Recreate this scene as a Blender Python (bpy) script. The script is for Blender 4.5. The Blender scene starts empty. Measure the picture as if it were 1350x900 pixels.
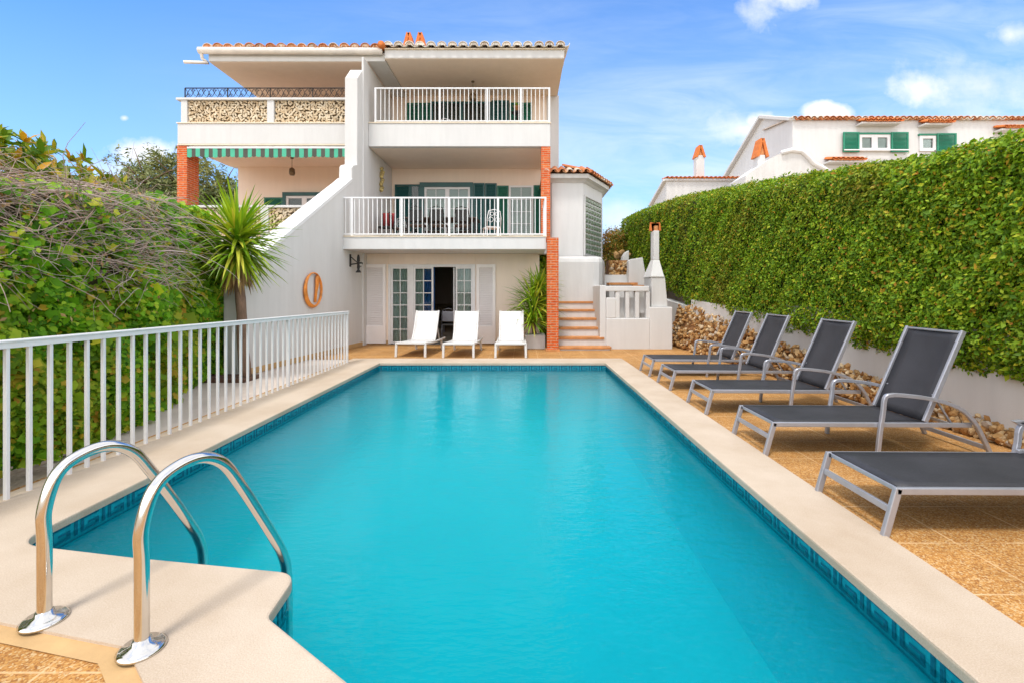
import bpy, math, random
import numpy as np
from mathutils import Vector, Matrix
from mathutils.geometry import tessellate_polygon

random.seed(7)
RNG = np.random.default_rng(11)
scene = bpy.context.scene
COL = scene.collection
R = math.radians
F, CX, CY, HC = 620.0, 689.0, 385.0, 1.45


def XA(px, d):            # world X of photo column px at depth d
    return (px - CX) * d / F


def ZA(py, d):            # world Z of photo row py at depth d
    return HC + (CY - py) * d / F


# ------------------------------------------------------------------ materials
def new_mat(name):
    m = bpy.data.materials.new(name)
    m.use_nodes = True
    nt = m.node_tree
    nt.nodes.clear()
    out = nt.nodes.new('ShaderNodeOutputMaterial')
    return m, nt, out


def N(nt, t, **kw):
    n = nt.nodes.new(t)
    for k, v in kw.items():
        setattr(n, k, v)
    return n


def L(nt, a, b):
    nt.links.new(a, b)


def rgb(c):
    return (c[0], c[1], c[2], 1.0)


def ramp(nt, stops, interp='LINEAR'):
    r = N(nt, 'ShaderNodeValToRGB')
    r.color_ramp.interpolation = interp
    els = r.color_ramp.elements
    while len(els) > 1:
        els.remove(els[-1])
    els[0].position, els[0].color = stops[0][0], rgb(stops[0][1])
    for p, c in stops[1:]:
        e = els.new(p)
        e.color = rgb(c)
    return r


def coords(nt, kind='Object', scale=(1, 1, 1)):
    tc = N(nt, 'ShaderNodeTexCoord')
    mp = N(nt, 'ShaderNodeMapping')
    mp.inputs['Scale'].default_value = scale
    L(nt, tc.outputs[kind], mp.inputs['Vector'])
    return mp.outputs['Vector']


def noise(nt, vec, scale, detail=4, rough=.55):
    n = N(nt, 'ShaderNodeTexNoise')
    n.inputs['Scale'].default_value = scale
    n.inputs['Detail'].default_value = detail
    n.inputs['Roughness'].default_value = rough
    L(nt, vec, n.inputs['Vector'])
    return n.outputs['Fac']


def bump(nt, height, strength, dist, normal=None):
    b = N(nt, 'ShaderNodeBump')
    b.inputs['Strength'].default_value = strength
    b.inputs['Distance'].default_value = dist
    L(nt, height, b.inputs['Height'])
    if normal:
        L(nt, normal, b.inputs['Normal'])
    return b.outputs['Normal']


def principled(nt, out, rough=.6, metal=0., spec=.5):
    p = N(nt, 'ShaderNodeBsdfPrincipled')
    p.inputs['Roughness'].default_value = rough
    p.inputs['Metallic'].default_value = metal
    p.inputs['Specular IOR Level'].default_value = spec
    L(nt, p.outputs[0], out.inputs['Surface'])
    return p


def mixc(nt, fac, a, b, mode='MIX'):
    m = N(nt, 'ShaderNodeMix', data_type='RGBA', blend_type=mode)
    for sock, v in ((m.inputs[0], fac), (m.inputs[6], a), (m.inputs[7], b)):
        if isinstance(v, (int, float)):
            sock.default_value = v
        elif isinstance(v, tuple):
            sock.default_value = rgb(v)
        else:
            L(nt, v, sock)
    return m.outputs[2]


def mat_plain(name, col, rough=.6, metal=0., var=.08, vs=2.5, bmp=0., bs=60., bd=.004, spec=.5, stretch=(1, 1, 1)):
    m, nt, out = new_mat(name)
    p = principled(nt, out, rough, metal, spec)
    v = coords(nt, scale=stretch)
    n = noise(nt, v, vs, 6, .6)
    r = ramp(nt, [(.28, tuple(c * (1 - var) for c in col)), (.72, tuple(min(1, c * (1 + var)) for c in col))])
    L(nt, n, r.inputs[0])
    L(nt, r.outputs[0], p.inputs['Base Color'])
    if bmp:
        L(nt, bump(nt, noise(nt, v, bs, 3), bmp, bd), p.inputs['Normal'])
    return m


def mat_island(name, stops, rough=.8, bmp=.3, bs=30, bd=.01, spec=.3, vs=8, dirt=.25):
    m, nt, out = new_mat(name)
    p = principled(nt, out, rough, 0, spec)
    g = N(nt, 'ShaderNodeNewGeometry')
    r = ramp(nt, stops)
    L(nt, g.outputs['Random Per Island'], r.inputs[0])
    v = coords(nt)
    d = ramp(nt, [(.3, (1 - dirt,) * 3), (.7, (1, 1, 1))])
    L(nt, noise(nt, v, vs, 5), d.inputs[0])
    L(nt, mixc(nt, 1., r.outputs[0], d.outputs[0], 'MULTIPLY'), p.inputs['Base Color'])
    if bmp:
        L(nt, bump(nt, noise(nt, v, bs, 4), bmp, bd), p.inputs['Normal'])
    return m


def mat_leaf(name, stops, patch=None, pscale=.9, rough=.5, trans=.28, spec=.22, plo=.5, phi=.72):
    m, nt, out = new_mat(name)
    p = N(nt, 'ShaderNodeBsdfPrincipled')
    p.inputs['Roughness'].default_value = rough
    p.inputs['Specular IOR Level'].default_value = spec
    g = N(nt, 'ShaderNodeNewGeometry')
    r = ramp(nt, stops)
    L(nt, g.outputs['Random Per Island'], r.inputs[0])
    col = r.outputs[0]
    if patch:
        v = coords(nt)
        k = ramp(nt, [(plo, (0, 0, 0)), (phi, (1, 1, 1))])
        L(nt, noise(nt, v, pscale, 3), k.inputs[0])
        r2 = ramp(nt, patch)
        L(nt, g.outputs['Random Per Island'], r2.inputs[0])
        col = mixc(nt, k.outputs[0], col, r2.outputs[0])
    L(nt, col, p.inputs['Base Color'])
    t = N(nt, 'ShaderNodeBsdfTranslucent')
    tint = mixc(nt, 1., col, (1.25, 1.2, .45), 'MULTIPLY')
    L(nt, tint, t.inputs['Color'])
    mx = N(nt, 'ShaderNodeMixShader')
    mx.inputs[0].default_value = trans
    L(nt, p.outputs[0], mx.inputs[1])
    L(nt, t.outputs[0], mx.inputs[2])
    L(nt, mx.outputs[0], out.inputs['Surface'])
    return m


def mat_stucco(name, col, grime=.10):
    """white painted render: fine grain, faint rain streaks"""
    m, nt, out = new_mat(name)
    p = principled(nt, out, .85, 0, .25)
    v = coords(nt)
    vs = coords(nt, scale=(3.5, 3.5, .35))
    a = ramp(nt, [(.35, tuple(c * (1 - grime) for c in col)), (.62, col)])
    L(nt, noise(nt, vs, 1.3, 7, .65), a.inputs[0])
    b = ramp(nt, [(.3, (1 - grime * .6, 1 - grime * .6, 1 - grime * .7)), (.6, (1, 1, 1))])
    L(nt, noise(nt, v, 1.1, 6, .6), b.inputs[0])
    L(nt, mixc(nt, 1., a.outputs[0], b.outputs[0], 'MULTIPLY'), p.inputs['Base Color'])
    h1 = bump(nt, noise(nt, v, 90, 3), .35, .004)
    L(nt, bump(nt, noise(nt, v, 4, 4), .25, .02, h1), p.inputs['Normal'])
    return m


def mat_brick(name):
    m, nt, out = new_mat(name)
    p = principled(nt, out, .85, 0, .25)
    tc = N(nt, 'ShaderNodeTexCoord')
    s = N(nt, 'ShaderNodeSeparateXYZ')
    L(nt, tc.outputs['Object'], s.inputs[0])
    ad = N(nt, 'ShaderNodeMath', operation='ADD')
    L(nt, s.outputs[0], ad.inputs[0])
    L(nt, s.outputs[1], ad.inputs[1])
    c = N(nt, 'ShaderNodeCombineXYZ')
    L(nt, ad.outputs[0], c.inputs[0])
    L(nt, s.outputs[2], c.inputs[1])
    b = N(nt, 'ShaderNodeTexBrick')
    b.inputs['Scale'].default_value = 1
    b.inputs['Brick Width'].default_value = .27
    b.inputs['Row Height'].default_value = .062
    b.inputs['Mortar Size'].default_value = .0085
    b.inputs['Mortar Smooth'].default_value = .25
    b.inputs['Color1'].default_value = rgb((.62, .085, .012))
    b.inputs['Color2'].default_value = rgb((.68, .15, .03))
    b.inputs['Mortar'].default_value = rgb((.58, .36, .24))
    # wobble the courses a little
    nv = N(nt, 'ShaderNodeTexNoise')
    nv.inputs['Scale'].default_value = 9
    L(nt, tc.outputs['Object'], nv.inputs['Vector'])
    vm = N(nt, 'ShaderNodeVectorMath', operation='SCALE')
    vm.inputs['Scale'].default_value = .012
    L(nt, nv.outputs['Color'], vm.inputs[0])
    va = N(nt, 'ShaderNodeVectorMath', operation='ADD')
    L(nt, c.outputs[0], va.inputs[0])
    L(nt, vm.outputs[0], va.inputs[1])
    L(nt, va.outputs[0], b.inputs['Vector'])
    d = ramp(nt, [(.3, (.68, .68, .68)), (.7, (1.1, 1.1, 1.1))])
    L(nt, noise(nt, tc.outputs['Object'], 14, 5), d.inputs[0])
    L(nt, mixc(nt, 1., b.outputs[0], d.outputs[0], 'MULTIPLY'), p.inputs['Base Color'])
    inv = N(nt, 'ShaderNodeMath', operation='SUBTRACT')
    inv.inputs[0].default_value = 1
    L(nt, b.outputs['Fac'], inv.inputs[1])
    L(nt, bump(nt, inv.outputs[0], .8, .008), p.inputs['Normal'])
    return m


def mat_gravel(name):
    """washed-gravel paving slabs with pale joints"""
    m, nt, out = new_mat(name)
    p = principled(nt, out, .75, 0, .35)
    v = coords(nt)
    vo = N(nt, 'ShaderNodeTexVoronoi')
    vo.inputs['Scale'].default_value = 125
    L(nt, v, vo.inputs['Vector'])
    sp = N(nt, 'ShaderNodeSeparateColor')
    L(nt, vo.outputs['Color'], sp.inputs[0])
    st = ramp(nt, [(0, (.30, .13, .038)), (.25, (.44, .21, .055)), (.5, (.53, .27, .075)), (.78, (.58, .34, .12)), (1, (.63, .47, .27))])
    L(nt, sp.outputs[0], st.inputs[0])
    big = ramp(nt, [(.3, (.76, .71, .64)), (.66, (1.10, 1.07, 1.04))])
    L(nt, noise(nt, v, 1.6, 5), big.inputs[0])
    col = mixc(nt, 1., st.outputs[0], big.outputs[0], 'MULTIPLY')
    gap = ramp(nt, [(.0, (1, 1, 1)), (.55, (.8, .76, .7)), (.9, (.52, .45, .38))])
    L(nt, vo.outputs['Distance'], gap.inputs[0])
    col = mixc(nt, .55, col, mixc(nt, 1., col, gap.outputs[0], 'MULTIPLY'))
    mp = N(nt, 'ShaderNodeMapping')
    mp.inputs['Location'].default_value = (-2.54, -2.287, 0)
    tc = N(nt, 'ShaderNodeTexCoord')
    L(nt, tc.outputs['Object'], mp.inputs['Vector'])
    b = N(nt, 'ShaderNodeTexBrick', offset=0.)
    b.inputs['Scale'].default_value = 1
    b.inputs['Brick Width'].default_value = .55
    b.inputs['Row Height'].default_value = .47
    b.inputs['Mortar Size'].default_value = .0075
    b.inputs['Mortar Smooth'].default_value = .6
    L(nt, mp.outputs[0], b.inputs['Vector'])
    jf = N(nt, 'ShaderNodeMath', operation='MULTIPLY')
    L(nt, b.outputs['Fac'], jf.inputs[0])
    jr = ramp(nt, [(.35, (.15,) * 3), (.6, (.85,) * 3)])
    L(nt, noise(nt, v, 5, 5), jr.inputs[0])
    L(nt, jr.outputs[0], jf.inputs[1])
    col = mixc(nt, jf.outputs[0], col, (.66, .45, .24))
    L(nt, col, p.inputs['Base Color'])
    L(nt, bump(nt, vo.outputs['Distance'], -.6, .006), p.inputs['Normal'])
    return m


def mat_coping(name):
    m, nt, out = new_mat(name)
    p = principled(nt, out, .8, 0, .3)
    v = coords(nt)
    a = ramp(nt, [(.3, (.47, .375, .285)), (.5, (.54, .445, .35)), (.72, (.61, .52, .42))])
    L(nt, noise(nt, v, 160, 3, .7), a.inputs[0])
    b = ramp(nt, [(.3, (.82, .775, .72)), (.62, (1, 1, 1))])
    L(nt, noise(nt, v, 1.3, 7, .62), b.inputs[0])
    L(nt, mixc(nt, 1., a.outputs[0], b.outputs[0], 'MULTIPLY'), p.inputs['Base Color'])
    L(nt, bump(nt, noise(nt, v, 130, 3), .4, .004), p.inputs['Normal'])
    return m


def mat_pool(name):
    """turquoise mosaic lining, thin pale grout"""
    m, nt, out = new_mat(name)
    p = principled(nt, out, .5, 0, .3)
    tc = N(nt, 'ShaderNodeTexCoord')
    v = tc.outputs['Object']
    a = ramp(nt, [(.3, (.003, .32, .40)), (.7, (.005, .38, .46))])
    L(nt, noise(nt, v, .9, 5), a.inputs[0])
    b = N(nt, 'ShaderNodeTexBrick', offset=0.)
    b.inputs['Scale'].default_value = 1
    b.inputs['Brick Width'].default_value = .05
    b.inputs['Row Height'].default_value = .05
    b.inputs['Mortar Size'].default_value = .003
    b.inputs['Color1'].default_value = (1, 1, 1, 1)
    b.inputs['Color2'].default_value = (.9, .94, .96, 1)
    b.inputs['Mortar'].default_value = (.9, .95, .96, 1)
    L(nt, v, b.inputs['Vector'])
    L(nt, mixc(nt, 1., a.outputs[0], b.outputs[0], 'MULTIPLY'), p.inputs['Base Color'])
    return m


def mat_band(name, c1, c2):
    m, nt, out = new_mat(name)
    p = principled(nt, out, .25, 0, .5)
    v = coords(nt)
    vo = N(nt, 'ShaderNodeTexVoronoi')
    vo.inputs['Scale'].default_value = 38
    L(nt, v, vo.inputs['Vector'])
    sp = N(nt, 'ShaderNodeSeparateColor')
    L(nt, vo.outputs['Color'], sp.inputs[0])
    r = ramp(nt, [(0, c1), (1, c2)])
    L(nt, sp.outputs[0], r.inputs[0])
    L(nt, r.outputs[0], p.inputs['Base Color'])
    return m


def mat_water(name):
    m, nt, out = new_mat(name)
    v = coords(nt, scale=(1., 1.7, 1))
    n1 = noise(nt, v, 3.2, 3, .5)
    v2 = coords(nt, scale=(1.3, 2.6, 1))
    n2 = noise(nt, v2, 11, 2, .5)
    n3 = noise(nt, coords(nt, scale=(1.4, 3.2, 1)), 26, 2, .5)
    nm = bump(nt, n3, .10, .008, bump(nt, n2, .20, .022, bump(nt, n1, .17, .05)))
    tr = N(nt, 'ShaderNodeBsdfTransparent')
    tr.inputs['Color'].default_value = (.80, .98, .99, 1)
    gl = N(nt, 'ShaderNodeBsdfGlossy')
    gl.inputs['Roughness'].default_value = .03
    gl.inputs['Color'].default_value = (.66, .92, .98, 1)
    L(nt, nm, gl.inputs['Normal'])
    fr = N(nt, 'ShaderNodeFresnel')
    fr.inputs['IOR'].default_value = 1.33
    L(nt, nm, fr.inputs['Normal'])
    mx = N(nt, 'ShaderNodeMixShader')
    L(nt, fr.outputs[0], mx.inputs[0])
    L(nt, tr.outputs[0], mx.inputs[1])
    L(nt, gl.outputs[0], mx.inputs[2])
    L(nt, mx.outputs[0], out.inputs['Surface'])
    # slightly milky, blue-green body of the water
    ab = N(nt, 'ShaderNodeVolumeAbsorption')
    ab.inputs['Color'].default_value = (.02, .96, .985, 1)
    ab.inputs['Density'].default_value = .40
    sc_ = N(nt, 'ShaderNodeVolumeScatter')
    sc_.inputs['Color'].default_value = (.010, .77, .88, 1)
    sc_.inputs['Density'].default_value = .55
    sc_.inputs['Anisotropy'].default_value = .2
    ad = N(nt, 'ShaderNodeAddShader')
    L(nt, ab.outputs[0], ad.inputs[0])
    L(nt, sc_.outputs[0], ad.inputs[1])
    L(nt, ad.outputs[0], out.inputs['Volume'])
    return m


def mat_glass(name, tint=(.80, .87, .86), rough=.02, ior=1.45):
    m, nt, out = new_mat(name)
    tr = N(nt, 'ShaderNodeBsdfTransparent')
    tr.inputs['Color'].default_value = rgb(tint)
    gl = N(nt, 'ShaderNodeBsdfGlossy')
    gl.inputs['Roughness'].default_value = rough
    fr = N(nt, 'ShaderNodeFresnel')
    fr.inputs['IOR'].default_value = ior
    L(nt, bump(nt, noise(nt, coords(nt), 2.2, 2), .05, .02), gl.inputs['Normal'])
    mx = N(nt, 'ShaderNodeMixShader')
    L(nt, fr.outputs[0], mx.inputs[0])
    L(nt, tr.outputs[0], mx.inputs[1])
    L(nt, gl.outputs[0], mx.inputs[2])
    L(nt, mx.outputs[0], out.inputs['Surface'])
    return m


def mat_mesh_fabric(name, col):
    m, nt, out = new_mat(name)
    p = principled(nt, out, .55, 0, .35)
    v = coords(nt, scale=(60, 260, 260))
    r = ramp(nt, [(.3, tuple(c * .7 for c in col)), (.7, tuple(c * 1.35 for c in col))])
    L(nt, noise(nt, v, 1., 3, .6), r.inputs[0])
    v2 = coords(nt)
    d = ramp(nt, [(.35, (.85,) * 3), (.65, (1.15,) * 3)])
    L(nt, noise(nt, v2, 3, 4), d.inputs[0])
    L(nt, mixc(nt, 1., r.outputs[0], d.outputs[0], 'MULTIPLY'), p.inputs['Base Color'])
    L(nt, bump(nt, noise(nt, coords(nt, scale=(400, 400, 400)), 1., 1), .3, .001), p.inputs['Normal'])
    return m


M = {}
M['white'] = mat_stucco('white_render', (.645, .638, .632), .06)
M['white2'] = mat_stucco('white_render_old', (.64, .63, .62), .10)
M['soffit'] = mat_stucco('soffit_bounce_tint', (.86, .73, .62), .04)  # recess render, paled and warmed to hold bounced light in its colour
M['lip'] = mat_plain('slab_lip', (.74, .64, .50), .8, var=.12, vs=6)
M['brick'] = mat_brick('red_brick')
M['gravel'] = mat_gravel('washed_gravel')
M['coping'] = mat_coping('cream_coping')
M['pool'] = mat_pool('pool_mosaic')
M['band_light'] = mat_band('tile_band_blue', (.005, .25, .34), (.008, .33, .42))
M['band_dark'] = mat_band('tile_key_navy', (.003, .085, .15), (.006, .13, .21))
M['water'] = mat_water('pool_water')
M['glass'] = mat_glass('window_glass')
M['green'] = mat_plain('green_paint', (.010, .135, .085), .45, var=.15)
M['green2'] = mat_plain('bright_green_paint', (.008, .20, .115), .5, var=.12)
M['dkgreen'] = mat_plain('blue_green_paint', (.010, .085, .085), .4, var=.15)
M['paintwhite'] = mat_plain('white_paint', (.74, .74, .75), .35, var=.05, vs=6, bmp=.05, bs=30)
M['shutwhite'] = mat_plain('white_shutter', (.84, .80, .79), .5, var=.04)
M['resin'] = mat_plain('white_resin', (.64, .63, .615), .4, var=.03)
M['alu'] = mat_plain('grey_aluminium', (.40, .41, .46), .38, .55, var=.08, vs=8, bmp=.05)
M['dkfabric'] = mat_mesh_fabric('charcoal_mesh', (.034, .034, .040))
M['black'] = mat_plain('black_iron', (.010, .008, .007), .6, 0, var=.3)
M['steel'] = mat_plain('polished_steel', (.68, .66, .63), .13, 1., var=.04, vs=20)
M['tile'] = mat_island('clay_tile', [(0, (.48, .16, .06)), (.35, (.64, .26, .11)), (.6, (.70, .38, .19)), (.8, (.74, .52, .36)), (1, (.68, .62, .54))], dirt=.3)
M['tilepale'] = mat_island('pale_clay_tile', [(0, (.64, .48, .36)), (.3, (.76, .68, .58)), (1, (.80, .77, .72))], dirt=.25)
M['tilered'] = mat_island('red_clay_tile', [(0, (.60, .12, .03)), (.6, (.68, .20, .05)), (1, (.70, .33, .14))], dirt=.3)
M['balcony_tile'] = mat_plain('balcony_tile', (.60, .40, .28), .6, var=.15, vs=3)
M['terracotta'] = mat_plain('terracotta_edge', (.50, .22, .075), .75, var=.3, vs=7, bmp=.3, bs=40)
M['stone'] = mat_island('rubble_stone', [(0, (.26, .11, .03)), (.3, (.46, .24, .08)), (.6, (.56, .34, .14)), (.85, (.66, .50, .30)), (1, (.50, .42, .35))], bmp=.5, bs=25, dirt=.4)
M['latshade'] = mat_plain('lattice_hole_shade', (.20, .145, .085), .95, var=.3, vs=6)  # dark brown that paints shade into the lattice holes
M['mortar'] = mat_plain('earth_mortar', (.30, .15, .06), .95, var=.4, vs=12, bmp=.8, bs=30, bd=.02)
M['earth'] = mat_plain('dry_earth', (.42, .33, .23), .95, var=.4, vs=1.5, bmp=.7, bs=12, bd=.03)
M['path'] = mat_plain('pale_paving', (.64, .55, .49), .85, var=.12, vs=2, bmp=.25, bs=60)
M['lattice'] = mat_island('lattice_block', [(0, (.58, .43, .26)), (.5, (.70, .56, .38)), (1, (.78, .67, .50))], bmp=.2, dirt=.3)
M['aw_green'] = mat_plain('awning_green', (.07, .42, .27), .8, var=.08)
M['aw_dark'] = mat_plain('awning_dark', (.075, .075, .062), .85, var=.12)
M['curtain'] = mat_plain('net_curtain', (.60, .60, .56), .9, var=.05)
M['curtain_blue'] = mat_plain('blue_curtain', (.02, .10, .34), .9, var=.15)
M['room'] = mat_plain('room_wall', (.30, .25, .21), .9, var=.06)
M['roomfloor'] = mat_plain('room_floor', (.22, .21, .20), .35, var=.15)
M['orange'] = mat_plain('orange_glaze', (.72, .24, .035), .4, var=.35, vs=5)
M['wood'] = mat_plain('dark_wood', (.055, .035, .025), .5, var=.3, vs=5)
M['bark'] = mat_plain('bark', (.20, .125, .085), .95, var=.45, vs=9, bmp=1., bs=22, bd=.02, stretch=(1, 1, .4))
M['twig'] = mat_island('dead_twig', [(0, (.28, .185, .15)), (.5, (.46, .34, .29)), (1, (.62, .50, .45))], bmp=0, dirt=.2)
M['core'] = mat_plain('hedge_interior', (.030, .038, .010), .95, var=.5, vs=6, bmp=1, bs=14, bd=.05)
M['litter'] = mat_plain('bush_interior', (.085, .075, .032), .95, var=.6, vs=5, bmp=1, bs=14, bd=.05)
M['block'] = mat_glass('glass_block', (.62, .72, .62), .15)
M['blockback'] = mat_plain('glass_block_core', (.20, .26, .19), .12, var=.25, vs=5)
M['gutter'] = mat_plain('gutter', (.76, .70, .64), .55, var=.12, vs=4)
M['lamp'] = mat_plain('lamp_bronze', (.16, .11, .06), .45, .5, var=.3)
M['clay'] = mat_plain('clay_ornament', (.42, .33, .13), .7, var=.6, vs=14, bmp=.5)
M['red'] = mat_plain('red_cloth', (.28, .03, .03), .85, var=.2)
LEAF = {}
LEAF['hedge'] = mat_leaf('hedge_leaf', [(0, (.060, .135, .006)), (.3, (.125, .25, .010)), (.62, (.22, .36, .015)), (.88, (.36, .47, .025)), (.96, (.52, .43, .03)), (1, (.46, .19, .03))],
                         [(0, (.09, .15, .010)), (.5, (.20, .27, .016)), (.85, (.33, .30, .03)), (1, (.42, .22, .04))], .7)
LEAF['vine'] = mat_leaf('vine_leaf', [(0, (.065, .19, .008)), (.3, (.13, .34, .012)), (.7, (.23, .48, .018)), (.92, (.42, .56, .035)), (1, (.56, .36, .04))],
                        [(0, (.19, .27, .014)), (.45, (.33, .42, .022)), (.8, (.50, .42, .035)), (1, (.56, .26, .035))], .8, trans=.45)
LEAF['loquat'] = mat_leaf('broad_leaf', [(0, (.05, .13, .01)), (.45, (.14, .25, .015)), (.75, (.36, .36, .03)), (1, (.60, .30, .03))],
                          [(0, (.16, .22, .02)), (.5, (.44, .36, .03)), (1, (.58, .24, .03))], .9, trans=.3)
LEAF['olive'] = mat_leaf('olive_leaf', [(0, (.075, .11, .04)), (.5, (.17, .21, .075)), (1, (.31, .33, .15))], [(0, (.20, .19, .045)), (1, (.36, .32, .09))], .35, trans=.15)
LEAF['yucca'] = mat_leaf('yucca_blade', [(0, (.12, .26, .012)), (.5, (.26, .42, .02)), (.85, (.46, .56, .04)), (1, (.60, .54, .08))], rough=.35, trans=.2, spec=.5)
LEAF['dead'] = mat_leaf('dry_blade', [(0, (.25, .15, .07)), (.6, (.42, .27, .12)), (1, (.50, .36, .16))], rough=.8, trans=.15, spec=.2)
LEAF['autumn'] = mat_leaf('rusty_leaf', [(0, (.06, .10, .012)), (.4, (.16, .18, .02)), (.7, (.32, .22, .03)), (1, (.40, .13, .03))], [(0, (.20, .08, .02)), (1, (.40, .15, .04))], .8)


# ------------------------------------------------------------------ mesh helpers
def origin_of(parent):
    o = Vector((0, 0, 0))
    while parent is not None:
        o += parent.location
        parent = parent.parent
    return o


def link(name, me, parent, mats):
    ob = bpy.data.objects.new(name, me)
    COL.objects.link(ob)
    for m in (mats if isinstance(mats, (list, tuple)) else [mats]):
        me.materials.append(m)
    if parent is not None:
        ob.parent = parent
    return ob


class MB:
    def __init__(self):
        self.v, self.f, self.m, self.s = [], [], [], []

    def add(self, vs, fs, mi=0, smooth=False):
        b = len(self.v)
        self.v += [tuple(p) for p in vs]
        for f in fs:
            self.f.append(tuple(i + b for i in f))
            self.m.append(mi)
            self.s.append(smooth)
        return self

    def box(self, x0, x1, y0, y1, z0, z1, mi=0):
        x0, x1 = min(x0, x1), max(x0, x1)
        y0, y1 = min(y0, y1), max(y0, y1)
        z0, z1 = min(z0, z1), max(z0, z1)
        vs = [(x, y, z) for z in (z0, z1) for y in (y0, y1) for x in (x0, x1)]
        return self.add(vs, [(0, 2, 3, 1), (4, 5, 7, 6), (0, 1, 5, 4), (2, 6, 7, 3), (0, 4, 6, 2), (1, 3, 7, 5)], mi)

    def bar(self, p0, p1, w, h, up=(0, 0, 1), mi=0):
        p0, p1 = Vector(p0), Vector(p1)
        d = (p1 - p0).normalized()
        u = Vector(up)
        s = d.cross(u)
        if s.length < 1e-4:
            s = d.cross(Vector((0, 1, 0)))
        s.normalize()
        t = s.cross(d).normalized()
        vs = []
        for p in (p0, p1):
            for a, b in ((-1, -1), (1, -1), (1, 1), (-1, 1)):
                vs.append(p + s * (a * w / 2) + t * (b * h / 2))
        return self.add(vs, [(0, 1, 2, 3), (7, 6, 5, 4), (0, 4, 5, 1), (1, 5, 6, 2), (2, 6, 7, 3), (3, 7, 4, 0)], mi)

    def sweep(self, pts, r, n=10, mi=0, closed=False, smooth=True, ry=None, up=(0, 0, 1)):
        """tube (or rectangular section if n == 4) along a polyline; r may be a list"""
        P = [Vector(p) for p in pts]
        k = len(P)
        rs = r if isinstance(r, (list, tuple)) else [r] * k
        vs = []
        prev = None
        for i, p in enumerate(P):
            a = P[i - 1] if (i > 0 or closed) else p
            b = P[(i + 1) % k] if (i < k - 1 or closed) else p
            d = (b - a)
            d = d.normalized() if d.length > 1e-9 else Vector((0, 0, 1))
            if prev is None:
                u = Vector(up)
                if abs(d.dot(u)) > .95:
                    u = Vector((1, 0, 0))
                s = d.cross(u).normalized()
            else:
                s = prev - d * prev.dot(d)
                s = s.normalized() if s.length > 1e-6 else d.orthogonal().normalized()
            prev = s
            t = s.cross(d).normalized()
            for j in range(n):
                an = 2 * math.pi * (j + .5) / n
                q = ry[i] if isinstance(ry, (list, tuple)) else (ry if ry is not None else rs[i])
                vs.append(p + s * (math.cos(an) * rs[i]) + t * (math.sin(an) * q))
        fs = []
        for i in range(k if closed else k - 1):
            i2 = (i + 1) % k
            for j in range(n):
                j2 = (j + 1) % n
                fs.append((i * n + j, i * n + j2, i2 * n + j2, i2 * n + j))
        if not closed:
            fs.append(tuple(range(n - 1, -1, -1)))
            fs.append(tuple((k - 1) * n + j for j in range(n)))
        return self.add(vs, fs, mi, smooth)

    def prism(self, poly, axis, a0, a1, mi=0):
        def mk(p, a):
            if axis == 'x':
                return (a, p[0], p[1])
            if axis == 'y':
                return (p[0], a, p[1])
            return (p[0], p[1], a)
        n = len(poly)
        vs = [mk(p, a0) for p in poly] + [mk(p, a1) for p in poly]
        fs = [tuple(range(n - 1, -1, -1)), tuple(range(n, 2 * n))]
        for i in range(n):
            j = (i + 1) % n
            fs.append((i, j, n + j, n + i))
        return self.add(vs, fs, mi)

    def lathe(self, prof, c, n=16, mi=0, smooth=True):
        vs, fs = [], []
        for r, z in prof:
            for j in range(n):
                a = 2 * math.pi * j / n
                vs.append((c[0] + r * math.cos(a), c[1] + r * math.sin(a), c[2] + z))
        for i in range(len(prof) - 1):
            for j in range(n):
                j2 = (j + 1) % n
                fs.append((i * n + j, i * n + j2, (i + 1) * n + j2, (i + 1) * n + j))
        fs.append(tuple(range(n - 1, -1, -1)))
        fs.append(tuple((len(prof) - 1) * n + j for j in range(n)))
        return self.add(vs, fs, mi, smooth)

    def build(self, name, mats, parent=None, bevel=0., seg=2, recalc=True):
        o = origin_of(parent)
        me = bpy.data.meshes.new(name)
        me.from_pydata([(a - o.x, b - o.y, c - o.z) for a, b, c in self.v], [], self.f)
        me.polygons.foreach_set('material_index', self.m)
        me.polygons.foreach_set('use_smooth', self.s)
        if recalc:
            import bmesh
            bm = bmesh.new()
            bm.from_mesh(me)
            bmesh.ops.recalc_face_normals(bm, faces=bm.faces)
            bm.to_mesh(me)
            bm.free()
        me.update()
        ob = link(name, me, parent, mats)
        if bevel:
            b = ob.modifiers.new('bevel', 'BEVEL')
            b.width, b.segments, b.limit_method = bevel, seg, 'ANGLE'
            b.angle_limit = R(40)
            b.harden_normals = False
        return ob


def np_mesh(name, V, loops, starts, mats, parent=None, smooth=False, mi=None):
    o = origin_of(parent)
    V = np.asarray(V, np.float32) - np.array(o[:], np.float32)
    me = bpy.data.meshes.new(name)
    me.vertices.add(len(V))
    me.vertices.foreach_set('co', V.ravel())
    me.loops.add(len(loops))
    me.loops.foreach_set('vertex_index', np.asarray(loops, np.int32))
    me.polygons.add(len(starts))
    me.polygons.foreach_set('loop_start', np.asarray(starts, np.int32))
    if mi is not None:
        me.polygons.foreach_set('material_index', np.asarray(mi, np.int32))
    if smooth:
        me.polygons.foreach_set('use_smooth', np.ones(len(starts), bool))
    me.update(calc_edges=True)
    me.validate()
    return link(name, me, parent, mats)


def empty(name, loc, label, cat, group=None, rz=0.):
    o = bpy.data.objects.new(name, None)
    COL.objects.link(o)
    o.location = loc
    o.rotation_euler = (0, 0, rz)
    o.empty_display_size = .2
    return tag(o, label, cat, group)


def tag(o, label, cat, group=None, kind=None):
    o['label'] = label
    o['category'] = cat
    if group:
        o['group'] = group
    if kind:
        o['kind'] = kind
    return o


def structure(o):
    o['kind'] = 'structure'
    return o


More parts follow.
